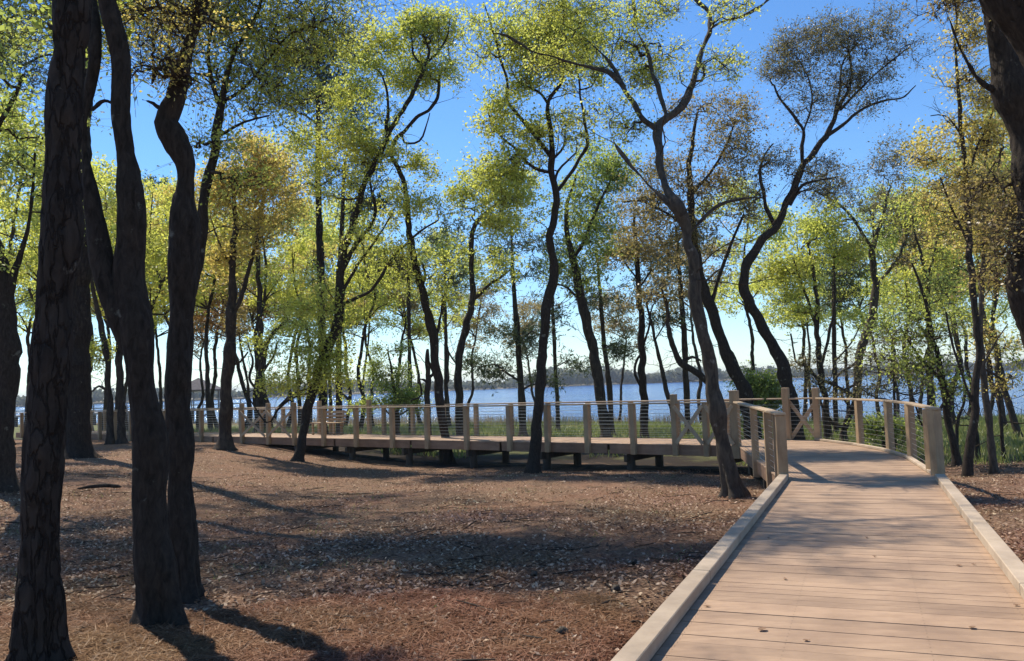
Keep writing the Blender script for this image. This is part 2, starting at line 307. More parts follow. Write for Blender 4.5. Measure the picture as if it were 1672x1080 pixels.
def grow_tree(name, limbs, crowns, lmat, bmat, leaf=(.085, .05), per=110, seed=0, sides=12, bark_d=0.0, needle=False, spread=.42, loc=None,
              twig_r=.0085, stepm=.28, ns=5, fine_step=.12, min_attach=.35, twigs=True):
    rng = np.random.default_rng(seed); base = np.array(loc if loc is not None else limbs[0][0][:3], float)
    root = bpy.data.objects.new(name, None); SC.collection.objects.link(root); root.location = base; root.empty_display_size = .3
    NP, NR = [], []; GN = 1.6 if not needle else .5; STB = []; d_near = bark_d > 0 and base[1] < 9
    for li, L in enumerate(limbs):
        L = np.asarray(L, float); Ls = smooth_path(L, fine_step if li == 0 else fine_step*1.2)
        C = Ls[:, :3]-base; r = Ls[:, 3].copy()
        if len(C) > 4:
            q_ = Ls[:, :3]; fd = np.clip(np.linspace(0, 4, len(C)), 0, 1)[:, None]
            jit = np.stack([vnoise(q_*1.6+k_*9.1, seed)-.5+.55*(vnoise(q_*4.2+k_*5.3, seed+1)-.5) for k_ in range(3)], 1)
            C = C+jit*fd*(np.clip(r, .02, .085)*GN*(.55 if d_near else 1))[:, None]; r = r*(1+.35*(vnoise(q_*3.1, seed+7)-.5))
        if li == 0:
            hh = np.clip(C[:, 2], 0, None); r = r*(1+.48*np.exp(-hh/.15)+.10*np.exp(-hh/.6))
        k = sides if li == 0 else max(6, int(sides*.7))
        plates = bark_d > .0145
        if bark_d:                                    # real relief in the bark, every few centimetres
            dens = smooth_path(np.column_stack([C, r]), (.032 if li == 0 else .045)); C2 = dens[:, :3]; r2 = dens[:, 3]; k2 = 60 if li == 0 else 36
            V, Fq_ = tube(C2, r2, k2); Nn = V-np.repeat(C2, k2, 0); Nn /= np.linalg.norm(Nn, axis=1)[:, None]+1e-9
            q = V*(np.array([17, 17, 4.2]) if plates else np.array([24, 24, 7.])); q = q+1.1*(vnoise(V*5, seed)[:, None]-.5); a_ = vnoise(q, seed+1)
            ridge = np.clip(1-abs(2*a_-1)*2.6, 0, 1); fl = 0
            if li == 0:
                th = np.arctan2(Nn[:, 1], Nn[:, 0]); fl = (.065*np.cos(3*th+seed)+.04*np.cos(5*th+2*seed))*np.exp(-np.clip(V[:, 2], 0, None)/.3)
            V = V+Nn*((-bark_d*ridge+bark_d*.8*(vnoise(V*np.array([30, 30, 14]), seed+2)-.5)+.06*(vnoise(V*2.2, seed+5)-.5)+fl)[:, None])
            link('trunk' if li == 0 else 'limb', mesh_np('trunk', V, Fq_, bmat, True), root)
        else:
            V, Fq_ = tube(C, r, k); Nn = V-np.repeat(C, k, 0)
            V = V+Nn*(np.repeat(r, k)*(.34*(vnoise(V*4.5, seed+3)-.5)+.2*(vnoise(V*13, seed+4)-.5)))[:, None]
            if li == 0:
                th = np.arctan2(Nn[:, 1], Nn[:, 0]); V = V+Nn*(np.repeat(r, k)*(.22*np.cos(3*th+seed)+.13*np.cos(5*th+seed*2))*np.exp(-np.clip(V[:, 2], 0, None)/.15))[:, None]
            link('trunk' if li == 0 else 'limb', mesh_np('trunk', V, Fq_, bmat, True), root)
        if twigs and not d_near: STB.append((C, r, li))
        s0 = int(len(C)*min_attach) if li == 0 else int(len(C)*.15)
        NP.append(C[s0:][::2]); NR.append(r[s0:][::2])
    # crown clusters
    CL = []
    for (x, y, z, rx, ry, rz, n) in crowns:
        nb = max(2, n//10); bc = rand_unit(nb, rng)*(rng.uniform(.15, 1, nb)**.6)[:, None]*.85; ks = rng.uniform(.4, .85, nb)
        w_ = rng.integers(0, nb, n); v = bc[w_]+rand_unit(n, rng)*(rng.uniform(0, 1, n)**.5*ks[w_])[:, None]*np.array([1, 1, .6]); CL.append(np.array([x, y, z])-base+v*np.array([rx, ry, rz]))
    if not CL: return root
    CL = np.vstack(CL); nodes = np.vstack(NP); nr = np.concatenate(NR); nL = len(nodes)
    owner = [(-1, i) for i in range(nL)]; chains = []
    D = np.linalg.norm(CL[:, None]-nodes[None], axis=2)+np.maximum(0, (nodes[None, :, 2]-CL[:, None, 2]))*.5; bi = D.argmin(1); bd = D.min(1)
    done = np.zeros(len(CL), bool)
    for _ in range(len(CL)):
        c = int(np.where(done, 1e9, bd).argmin()); done[c] = True; q = nodes[bi[c]]; p = CL[c]; L_ = np.linalg.norm(p-q)
        m_ = max(3, int(L_/stepm)+1); t_ = np.linspace(0, 1, m_)[:, None]
        ctrl = q+(p-q)*.5+rng.normal(0, .12*L_, 3)+np.array([0, 0, rng.uniform(-.05, .16)*L_])
        path = (1-t_)**2*q+2*t_*(1-t_)*ctrl+t_**2*p; path[1:-1] += rng.normal(0, .03+.03*min(L_, 1.5), (m_-2, 3))
        ch = dict(path=path, par=owner[bi[c]], w=np.ones(m_), att=bi[c]); chains.append(ch); ci = len(chains)-1
        newn = path[1:]; b0 = len(nodes); nodes = np.vstack([nodes, newn]); owner += [(ci, k_+1) for k_ in range(len(newn))]
        rem = ~done
        if rem.any():
            D2 = 1.18*np.linalg.norm(CL[:, None]-newn[None], axis=2)+np.maximum(0, (newn[None, :, 2]-CL[:, None, 2]))*.5; j = D2.argmin(1); dm = D2.min(1)
            up_ = dm < bd; bi = np.where(up_, b0+j, bi); bd = np.where(up_, dm, bd)
    for ch in reversed(chains):
        ci, k_ = ch['par']
        if ci >= 0: chains[ci]['w'][:k_+1] += ch['w'][0]
    acc = Acc()
    for ch in chains:
        r = np.minimum(twig_r*.85*np.power(ch['w'], .42), .036); pc, pk = ch['par']
        r = np.minimum(r, (nr[ch['att']] if pc < 0 else chains[pc]['r'][pk])*.85); ch['r'] = r
        acc.add(*tube(ch['path'], np.maximum(r, .005), 5 if r[0] > .02 else 4))
    for (C, r, li) in STB:                           # bare dead twigs and stubs along the stems
        for _ in range(9 if li == 0 else 4):
            i = int(rng.uniform(.25 if li == 0 else .1, .95)*(len(C)-1)); p0 = C[i]; a_ = rng.uniform(0, 6.28); up_ = rng.uniform(-.25, .8)
            L_ = rng.uniform(.12, .3) if rng.random() < .3 else rng.uniform(.6, 2.0); d_ = np.array([math.cos(a_), math.sin(a_), up_]); m_ = max(3, int(L_/.16))
            pth = [p0]
            for _k in range(m_): d_ = d_+rng.normal(0, .28, 3)+np.array([0, 0, .04]); d_ = d_/np.linalg.norm(d_); pth.append(pth[-1]+d_*L_/m_)
            r0_ = min(r[i]*.4, .006+.006*L_); acc.add(*tube(np.array(pth), np.linspace(r0_, .003, m_+1), 4))
            if L_ > .5:
                for _f in range(3):
                    j = rng.integers(1, m_); d2 = rand_unit(1, rng)[0]*.7+d_; d2 /= np.linalg.norm(d2); l2 = L_*rng.uniform(.25, .5); q0 = pth[j]
                    acc.add(*tube(np.array([q0, q0+d2*l2*.5+rng.normal(0, .04, 3), q0+d2*l2+rng.normal(0, .06, 3)]), np.array([r0_*.55, r0_*.4, .002]), 3))
    # sub-twigs and leaves
    K = len(CL); inc = np.array([ch['path'][-1]-ch['path'][-2] for ch in chains]); ends = np.array([ch['path'][-1] for ch in chains]); inc /= np.linalg.norm(inc, axis=1)[:, None]+1e-9
    O = np.repeat(ends, ns, 0); dirs = rand_unit(K*ns, rng)*np.array([1, 1, .65])+np.repeat(inc, ns, 0)*.55+np.array([0, 0, .12]); dirs /= np.linalg.norm(dirs, axis=1)[:, None]
    ln = rng.uniform(.45, 1.25, K*ns)*spread; E = O+dirs*ln[:, None]
    if twigs:
        u = np.cross(dirs, [.3, .2, 1.]); u /= np.linalg.norm(u, axis=1)[:, None]+1e-9; v = np.cross(dirs, u); r1 = .0034; tv = []
        for e, rr in ((O, r1), (E, r1*.5)):
            for a in (0, 2.09, 4.19): tv.append(e+rr*(math.cos(a)*u+math.sin(a)*v))
        V = np.stack(tv, 1).reshape(-1, 3); bb = np.arange(K*ns)[:, None]*6
        acc.add(V, np.stack([np.concatenate([bb+i, bb+(i+1) % 3, bb+3+(i+1) % 3, bb+3+i], 1) for i in range(3)], 1).reshape(-1, 4))
    link('branches', acc.mesh('branches', M['twig']), root, kind='stuff')
    full = rng.uniform(.15, 1.7, K); cnt = np.maximum(2, (per*full/ns)).astype(int); rep = np.repeat(cnt, ns)
    I = np.repeat(np.arange(K*ns), rep); t_ = rng.uniform(.15, 1.08, len(I))
    if needle:
        tq = np.round(t_*3)/3; Cn = O[I]+dirs[I]*(ln[I]*tq)[:, None]; d_ = rand_unit(len(I), rng)+dirs[I]*.8+np.array([0, 0, .15]); d_ /= np.linalg.norm(d_, axis=1)[:, None]
        s_ = np.cross(d_, rand_unit(len(I), rng)); s_ /= np.linalg.norm(s_, axis=1)[:, None]+1e-9; l_ = leaf[0]*rng.uniform(.6, 1.2, len(I))[:, None]
        V = np.stack([Cn, Cn+d_*l_*.5+s_*leaf[1]/2, Cn+d_*l_, Cn+d_*l_*.5-s_*leaf[1]/2], 1).reshape(-1, 3); Fl = np.arange(len(V)).reshape(-1, 4)
    else:
        Cn = O[I]+dirs[I]*(ln[I]*t_)[:, None]+rng.normal(0, .045+leaf[0]*.35, (len(I), 3)); V, Fl = leafquads(Cn, leaf[0], leaf[1], rng)
    link('crown', mesh_np('crown', V, Fl, lmat), root, kind='stuff'); STAT['leaves'] += len(Fl)
    return root
STAT = {'leaves': 0}
def T(name, label, cat, d, limbs, crown, lmat, bmat='far_bark', base=True, lean=0, **kw):
    """limbs: lists of (px, py, width_px[, depth offset]); crown: (px, py, rx, ry, clusters[, depth offset])"""
    if d is None: d = hit(*limbs[0][0][:2])
    LL = []
    for li, L in enumerate(limbs):
        pts = []
        for q in L:
            dd = d+(q[3] if len(q) > 3 else 0)+lean*min(1.3, max(0, (340-q[1])/300)); p = at(q[0], q[1], dd); pts.append([*p, q[2]*dd/F/2*(.88 if d > 12 else 1)])
        if li == 0 and base:
            x, y, z, r = pts[0]; gz = float(ground(x, y))
            if z > gz+.15:
                pts.insert(0, [x+.0, y, gz, r*1.12])
            else: pts[0][2] = gz
            loc = (pts[0][0], pts[0][1], gz); pts.insert(0, [pts[0][0], pts[0][1], gz-.35, pts[0][3]*1.05])
        LL.append(pts)
    if not base: loc = tuple(LL[0][0][:3])
    CW = []; kw['per'] = kw.get('per', 110)*.37; kw['spread'] = kw.get('spread', .42)*1.38
    for q in crown:
        dd = d+(q[5] if len(q) > 5 else 0); p = at(q[0], q[1], dd); s = dd/F
        CW.append((*p, q[2]*s*1.38, max(.5, .5*(q[2]+q[3])*s*.95), q[3]*s*1.32, int(q[4]*2.6)))
    root = grow_tree(name, LL, CW, M[lmat], M[bmat], loc=loc, **kw)
    return tag(root, label, cat)
# ------------------------------------------------------------------ boardwalk
BW = bpy.data.objects.new('boardwalk', None); SC.collection.objects.link(BW)
tag(BW, 'tan plank boardwalk with curbs and cable railings bending left through the trees', 'boardwalk')
RH = 1.02; TH = .026; BWID = .139; GAP = .0055
pr = np.random.default_rng(3)
def dz(p): return float(deckz(p[1]))
planks = []                                          # (corner polygon, z) in walking order from the camera
n_main = int(15.2/(BWID+GAP)); me0 = None
for i in range(n_main):
    s = 15.2*i/n_main; c = L0-UD*s                  # going back towards the camera
    planks.append((c-UD*(BWID+GAP), c-UD*(BWID+GAP)+ND*W, c-UD*GAP+ND*W, c-UD*GAP))
def along(P, t):
    P = np.asarray(P, float); d = np.r_[0, np.cumsum(np.linalg.norm(np.diff(P, axis=0), axis=1))]; s = t*d[-1]
    return np.array([np.interp(s, d, P[:, 0]), np.interp(s, d, P[:, 1])])
LEFTC = np.array([L0, CC]); RC = RIGHT.copy(); RC[0] = L0+ND*W
nc_ = 52; g_ = GAP/.14
for i in range(nc_):
    a, b_ = i/nc_, (i+1-g_)/nc_; planks.append((along(LEFTC, a), along(RC, a), along(RC, b_), along(LEFTC, b_)))
nw = 9
for i in range(nw):
    a, b_ = i/nw, (i+.95)/nw; q0 = A1+(B1-A1)*a; q1 = A1+(B1-A1)*b_
    planks.append((CC+(q0-CC)*.02, q0, q1, CC+(q1-CC)*.02))
LEN = 40.; nl = int(LEN/(BWID+GAP))
for i in range(nl):
    s = i*(BWID+GAP)+.01; planks.append((CC+LD*s, CC+RN*WR+LD*s, CC+RN*WR+LD*(s+BWID), CC+LD*(s+BWID)))
mm = MB(); shared = None
for i, poly in enumerate(planks):
    if i >= 300:
        z = 0; c = sum(poly)/4; j = pr.normal(0, .0012)
        mm.prism([tuple(q) for q in poly][::1], -TH+j, j); continue
    o_ = sum(poly)/4; e = pr.uniform(-.004, .004); j = pr.normal(0, .0010)
    mb = MB(); pl = [tuple(q-o_+(ND*e if i < n_main else 0)) for q in poly]; zz = [dz(q) for q in poly]; z0 = sum(zz)/4
    mb.prism(pl, [z-z0-TH for z in zz], [z-z0 for z in zz]); mb.make('plank', M['deck'], BW, (o_[0], o_[1], z0+j))
mm.make('plank_rows', M['deck'], BW, kind='stuff')
def seg(name, mat, p, q, wd, ht, zc0, zc1, up=(0, 0, 1)):
    mb = MB().beam((0, 0, 0), (q[0]-p[0], q[1]-p[1], zc1-zc0), wd, ht, up); return mb.make(name, mat, BW, (p[0], p[1], zc0), bevel=.006)
# curbs on the approach
for side in (0, 1):
    e = ND*(.055 if side == 0 else W-.055); a0 = -.14 if side == 0 else -.02; k = 0; s = a0 if side == 0 else -.9
    s_end = 15.; s = .03 if side == 0 else -.06
    while s < s_end:
        p = L0-UD*s+e; q = L0-UD*min(s+3.62, s_end)+e
        seg('curb', M['curb'], p, q, .135, .088, dz(p)+.05, dz(q)+.05); s += 3.64
# curb strip along the curved right edge
for a in range(5):
    p = RC[a+0]; q = RC[a+1]; off = -np.array([q[1]-p[1], -(q[0]-p[0])])/np.linalg.norm(q-p)*.06
    if a > 0: seg('curb', M['curb'], p+off, q+off, .09, .05, .03, .03)
# fascia boards and joists
def fascia_run(P, inset, zt=-.004):
    P = [np.asarray(p) for p in P]
    for p, q in zip(P[:-1], P[1:]):
        L_ = np.linalg.norm(q-p); n = max(1, round(L_/3.6))
        for i in range(n):
            a = p+(q-p)*(i/n); b_ = p+(q-p)*((i+1)/n-.004/L_*0-.002)
            seg('fascia_board', M['fascia'], a+inset, b_+inset, .04, .24, dz(a)-TH-.122, dz(b_)-TH-.122)
fascia_run([L0-UD*15, L0], ND*.03); fascia_run([L0, CC], np.array([.03, 0])); fascia_run([CC, CC+LD*LEN], RN*.025)
fascia_run([L0-UD*15+ND*W, RC[0]], -ND*.03); fascia_run([RC[i] for i in range(6)], np.array([-.03, 0])); fascia_run([A1-RN*.03, B1-RN*.03, B1+LD*LEN-RN*.03], RN*0)
for f in (.33, .66):
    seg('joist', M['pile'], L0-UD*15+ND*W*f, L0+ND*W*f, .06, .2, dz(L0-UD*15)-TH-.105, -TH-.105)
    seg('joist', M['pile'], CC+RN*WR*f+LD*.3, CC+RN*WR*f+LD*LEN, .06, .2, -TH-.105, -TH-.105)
# railing posts
def post(p, ang, top=RH-.02, wd=.125, dp=.125, bot=-.24, tall=False):
    z = dz(p); mb = MB(); h = wd/2; h2 = dp/2
    mb.prism([(-h, -h2), (h, -h2), (h, h2), (-h, h2)], bot, top)
    o = mb.make('post', M['timber'], BW, (p[0], p[1], z), ang, bevel=.008)
    return o
def on_line(A, B, px):                               # point of segment A-B seen at column px
    lo, hi = -5., 60.; best = min(np.linspace(0, 1, 4001), key=lambda t: abs(_col(A+(B-A)*t)-px)); return A+(B-A)*best
def _col(p):
    v = np.array([p[0], p[1], .5-EYE]); return 836+F*(v@CR)/(v@f0)
def run_posts(P, ang, **kw):
    for p in P: post(p, ang, **kw)
def rail(p, q, zt=RH, w_=.15):
    L_ = np.linalg.norm(q-p); n = max(1, round(L_/3.7))
    for i in range(n):
        a = p+(q-p)*(i/n); b_ = p+(q-p)*((i+1)/n)-(q-p)/L_*.003
        seg('top_rail', M['rail'], a, b_, w_, .038, zt+dz(a)+.019, zt+dz(b_)+.019)
def cables(P):
    P = [np.asarray(p) for p in P]
    for k in range(9):
        z = .10+k*.098; mb = MB(); o0 = P[0]
        for p, q in zip(P[:-1], P[1:]):
            mb.beam((*(p-o0), z), (*(q-o0), z), .0055, .0055)
        mb.make('cable', M['cable'], BW, (o0[0], o0[1], 0))
angL = math.atan2(LD[1], LD[0])
OUT = -RN*.045                                       # front posts are bolted outside the fascia
FRa, FRb = CC, CC+LD*LEN
bays = [on_line(FRa, FRb, x) for x in (1154, 1103, 1035, 960, 895, 833, 763, 699, 642, 583, 530, 482, 440, 397)]
s_ = bays[-1]
while np.linalg.norm(s_-CC) < LEN-1.4: s_ = s_+LD*1.38; bays.append(s_)
talls = {1, 11, 12, 13}
for i, p in enumerate(bays): post(p+OUT, angL, top=RH+.24 if i in talls else RH-.002, wd=.14, dp=.14, bot=-.27)
post(CC+OUT+np.array([-.02, .02]), angL, top=RH+.30, wd=.20, dp=.15, bot=-.30)
bounds = [CC]+[bays[i] for i in sorted(talls)]+[FRb]
for a, b_ in zip(bounds[:-1], bounds[1:]):
    u = (b_-a)/np.linalg.norm(b_-a); rail(a+u*.08+OUT, b_-u*.075+OUT)
cables([CC]+[FRb])
REARa, REARb = B1, B1+LD*LEN
rb_ = []; s_ = 1.1
while s_ < LEN: rb_.append(REARa+LD*s_); s_ += 1.45
tallr = [on_line(REARa, REARb, x) for x in (522, 603)]
for p in rb_:
    if min(np.linalg.norm(p-t_) for t_ in tallr) > .5: post(p+RN*.0, angL, wd=.13, dp=.13, top=RH-.002)
for p in tallr: post(p, angL, top=RH+.24, wd=.14, dp=.14)
bd2 = [REARa]+sorted(tallr, key=lambda p: np.linalg.norm(p-REARa))+[REARb]
for a, b_ in zip(bd2[:-1], bd2[1:]):
    u = (b_-a)/np.linalg.norm(b_-a); rail(a+u*.09, b_-u*.09)
cables([REARa, REARb])
# left rail of the curve
T5 = on_line(A1, B1+LD*3, 1285); angA = math.atan2((CC-L0)[1], (CC-L0)[0])
LP = [on_line(L0, CC, x) for x in (1255, 1232)]
post(L0+np.array([.03, -.04]), angA, wd=.16, dp=.15, top=RH-.002, bot=-.02); post(L0+(CC-L0)*.035+np.array([.03, 0]), angA, wd=.09, dp=.15, top=RH-.002, bot=-.24)
for p in LP: post(p, angA, wd=.12, dp=.13, top=RH-.002, bot=-.34)
rail(L0-(CC-L0)*.022+np.array([.03, 0]), CC-(CC-L0)*.022, w_=.17); cables([L0, CC])
# right curved rail
RP = [on_line(RC[2]-(RC[2]-RC[1])*.2, RC[2]+(RC[3]-RC[2])*.2, 1487), on_line(RC[3], RC[4], 1450) if False else RC[3]*.8+RC[2]*.2, RC[4]*1.0]
RPP = [RC[1], RC[1]+(RC[2]-RC[1])*.10] + [np.array([7.40, 15.6]), np.array([7.72, 17.2]), np.array([7.73, 18.7]), A1]
post(RPP[0], .3, wd=.15, dp=.15, top=RH-.002, bot=-.2); post(RPP[1]+np.array([0, .10]), .3, wd=.12, dp=.13, top=RH-.002, bot=-.2)
for p in RPP[2:5]: post(p, .1, wd=.13, dp=.13, top=RH-.002, bot=-.25)
mid_ = RC[1]+(RC[2]-RC[1])*.55
post(A1, angL, wd=.15, dp=.15, top=RH+.28); post(T5, angL, wd=.16, dp=.15, top=RH+.30); 
pts_ = [RPP[0]-np.array([.02, .1])]+RPP[2:5]+[A1-np.array([.0, .09])]
for a, b_ in zip(pts_[:-1], pts_[1:]): rail(a, b_-(b_-a)/np.linalg.norm(b_-a)*.004, w_=.14)
cables([RPP[0]]+RPP[2:5]+[A1])
rail(A1+(T5-A1)*.12, T5-(T5-A1)*.12); rail(T5+LD*.09, REARa-LD*.02); cables([A1, REARa])
# crossed braces
def cross(p, q, off):
    u = (q-p)/np.linalg.norm(q-p); p = p+u*.05+off; q = q-u*.05+off; n = np.array([-u[1], u[0]])*.022
    for a, b_, s_ in ((p, q, 1), (q, p, -1)):
        MB().beam((0, 0, .04), (*(b_-a), RH-.06), .035, .09, (0, 0, 1)).make('cross_brace', M['rail'], BW, (*(a+n*s_), 0), bevel=.004)
fo = OUT-RN*.10
cross(CC, bays[0], fo); cross(bays[0], bays[1], fo); cross(bays[11], bays[12], fo); cross(bays[12], bays[13], fo); cross(A1, T5, RN*.1)
# piles and cross beams under the deck
def pile(p, r=.115):
    gz = float(ground(p[0], p[1])); k = 14; a = np.linspace(0, 2*np.pi, k, endpoint=False); top = dz(p)-.27
    V = [(r*math.cos(t_), r*math.sin(t_), 0) for t_ in a]+[(r*math.cos(t_)*1.02, r*math.sin(t_)*1.02, -(top-gz)-.4) for t_ in a]
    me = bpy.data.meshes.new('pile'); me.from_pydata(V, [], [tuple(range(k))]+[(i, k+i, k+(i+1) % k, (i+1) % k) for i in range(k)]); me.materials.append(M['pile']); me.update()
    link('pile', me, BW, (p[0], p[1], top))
s_ = .35
while s_ < LEN-1:
    a = CC+LD*s_+RN*.22; b_ = CC+LD*s_+RN*(WR-.22); pile(a); pile(b_)
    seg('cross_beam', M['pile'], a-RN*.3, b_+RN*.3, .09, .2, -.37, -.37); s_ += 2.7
for y in (15.6, 18.2):
    t_ = (y-13.26)/6.6; a = along(LEFTC, t_)+np.array([.25, 0]); b_ = along(RC, t_)-np.array([.25, 0]); pile(a); pile(b_); seg('cross_beam', M['pile'], a-(b_-a)*.1, b_+(b_-a)*.1, .09, .2, -.37, -.37)
pile(A1-np.array([.2, .3]))
# bench on the left boardwalk
bp_ = on_line(REARa, REARb, 548)-RN*.42
BN = bpy.data.objects.new('bench', None); SC.collection.objects.link(BN); BN.location = (bp_[0], bp_[1], 0); BN.rotation_euler = (0, 0, angL)
tag(BN, 'low slatted wooden bench against the rear railing of the left boardwalk', 'bench')
for i in range(4): MB().beam((-.75, -.2+i*.13, .44), (.75, -.2+i*.13, .44), .11, .03).make('seat_slat', M['timber'], BN)
for i in range(3): MB().beam((-.75, -.27-.02*i, .56+i*.13), (.75, -.27-.02*i, .56+i*.13), .025, .10).make('back_slat', M['timber'], BN)
for sx_ in (-.6, .6):
    for sy_ in (-.18, .18): MB().beam((sx_, sy_, 0), (sx_, sy_, .425), .07, .07, (0, 1, 0)).make('leg', M['timber'], BN)
    MB().beam((sx_, -.235, .3), (sx_, -.29, .9), .06, .04, (0, 1, 0)).make('back_support', M['timber'], BN)

# ------------------------------------------------------------------ pier with a roofed shelter, far left over the lake
pc = at(329, 668, 92); pz = .02
PIER = bpy.data.objects.new('pier', None); SC.collection.objects.link(PIER); PIER.location = (pc[0], pc[1], 0)
tag(PIER, 'weathered grey pier on piles over the lake, beyond the left boardwalk', 'pier')
def pm(name, mb, par=PIER, mat='greywood', **kw): return mb.make(name, M[mat], par, **kw)
pm('deck', MB().beam((-24, 0, 0), (6, 0, 0), 3.4, .18))
for sy_ in (-1.6, 1.6):
    pm('handrail', MB().beam((-24, sy_, 1.05), (6, sy_, 1.05), .12, .08)); pm('mid_rail', MB().beam((-24, sy_, .55), (6, sy_, .55), .05, .07))
x_ = -24.
while x_ < 6.1:
    for sy_ in (-1.6, 1.6):
        pm('pile', MB().beam((x_, sy_*.9, -4), (x_, sy_*.9, -.09), .28, .28, (0, 1, 0)), mat='pile'); pm('post', MB().beam((x_, sy_, .05), (x_, sy_, 1.01), .11, .11, (0, 1, 0)))
    if int(x_) % 2 == 0: pm('brace', MB().beam((x_, -1.5, -1.5), (x_+2.0, -1.5, -.2), .06, .16))
    x_ += 2.14
GZ_ = bpy.data.objects.new('pier_shelter', None); SC.collection.objects.link(GZ_); GZ_.location = (pc[0]-.3, pc[1], .1)
tag(GZ_, 'small shelter with a dark hipped roof standing on the pier', 'gazebo')
for sx_ in (-1.7, 1.7):
    for sy_ in (-1.45, 1.45): pm('post', MB().beam((sx_, sy_, 0), (sx_, sy_, 1.95), .16, .16, (0, 1, 0)), GZ_)
pm('post', MB().beam((0, -1.45, 0), (0, -1.45, 1.95), .1, .1, (0, 1, 0)), GZ_)
for sy_ in (-1.45, 1.45): pm('beam', MB().beam((-1.9, sy_, 2.0), (1.9, sy_, 2.0), .1, .16), GZ_)
rv = [(-2.2, -1.9, 2.05), (2.2, -1.9, 2.05), (2.2, 1.9, 2.05), (-2.2, 1.9, 2.05), (0, 0, 3.45), (-2.2, -1.9, 2.12), (2.2, -1.9, 2.12), (2.2, 1.9, 2.12), (-2.2, 1.9, 2.12)]
me = bpy.data.meshes.new('roof'); me.from_pydata(rv, [], [(3, 2, 1, 0), (5, 6, 4), (6, 7, 4), (7, 8, 4), (8, 5, 4), (0, 1, 6, 5), (1, 2, 7, 6), (2, 3, 8, 7), (3, 0, 5, 8)]); me.materials.append(M['shingle']); link('roof', me, GZ_)

# ------------------------------------------------------------------ far wooded shore
fr = np.random.default_rng(5)
def wood(x0, x1, n, hmin, hmax, back, yoff=0):
    X = fr.uniform(x0, x1, n); far = 560+.1*X+40*np.sin(X/170.)+18*np.sin(X/47.); Y = far+8+yoff+fr.uniform(0, 1, n)**1.4*back; Hh = fr.uniform(hmin, hmax, n)*(1+.25*np.sin(X/23)+.15*np.sin(X/9.1)); R_ = Hh*.32
    k = 14; c = np.repeat(np.stack([X, Y, -1.2+Hh*.55], 1), k, 0); v = rand_unit(n*k, fr)*np.stack([np.repeat(R_, k), np.repeat(R_, k), np.repeat(Hh*.47, k)], 1)*fr.uniform(.5, 1, n*k)[:, None]
    return leafquads(c+v, 2.3, 1.9, fr)
for nm, a in (('far_wood', (-420, 620, 3300, 5, 8, 60)), ('far_wood', (20, 150, 900, 8, 12, 40, -10)), ('far_wood', (-900, -420, 700, 5, 8, 40)), ('far_wood', (620, 1200, 900, 5, 8, 40))):
    V, Fl = wood(*a); link(nm, mesh_np(nm, V, Fl, M['farwood']), kind='stuff')
# ------------------------------------------------------------------ ground cover
gr = np.random.default_rng(9)
def on_walk(x, y, m_=.06):
    rel = (x-L0[0])*ND[0]+(y-L0[1])*ND[1]; return (rel > -m_-.05) & (rel < W+m_+.05) & (y < 13.6)
def scatter(n, y0, y1, x0f, x1f, p=1.0):
    u = gr.uniform(0, 1, n); y = y0*(y1/y0)**(u**p); x = gr.uniform(x0f, x1f, n)*y; return x, y
def litter(name, n, y0, y1, xa, xb, l, w_, mat, filt=None, flat=.35, lift=.012):
    x, y = scatter(n, y0, y1, xa, xb); keep = ~on_walk(x, y)
    if filt is not None: keep &= filt(x, y)
    x, y = x[keep], y[keep]; z = ground(x, y); k = len(x); a = gr.uniform(0, 6.28, k); sc = gr.uniform(.6, 1.3, k)[:, None]
    d = np.stack([np.cos(a), np.sin(a), gr.normal(0, flat, k)], 1)*l/2*sc; e = np.stack([-np.sin(a), np.cos(a), gr.normal(0, flat, k)], 1)*w_/2*sc
    C = np.stack([x, y, z+lift+gr.uniform(0, .015, k)], 1)
    cu = np.array([0, 0, 1])*gr.uniform(-.2, .35, k)[:, None]*w_
    V = np.stack([C-d, C+e+cu-d*.1, C+d, C-e+cu-d*.1], 1).reshape(-1, 3)
    link(name, mesh_np(name, V, np.arange(4*k).reshape(k, 4), M[mat]), kind='stuff')
litter('leaf_litter', 135000, 3.6, 30, -.72, .72, .05, .026, 'litter', filt=lambda x, y: (y < 23.6-.76*np.minimum(x, 3)) & (vnoise(np.stack([x*.9, y*.9, x*0], -1), 21)+.35*gr.uniform(-1, 1, len(x)) > .36))
litter('pine_straw', 60000, 3.6, 16, -.72, .72, .16, .005, 'straw', filt=lambda x, y: vnoise(np.stack([x*.5, y*.5, x*0], -1), 8) > .5, flat=.12)
litter('pine_straw', 72000, 3.6, 7.5, -.72, .36, .17, .006, 'straw', filt=lambda x, y: (vnoise(np.stack([x*.8, y*.8, x*0], -1), 4)+.9*(1-sm((y-5.0)/3)))-1.1*sm((x/y+.05+.25*(vnoise(np.stack([x*1.7, y*1.7, x*0], -1), 14)-.5))/.3)*gr.uniform(.4, 1, len(x)) > .75, flat=.16, lift=.02)
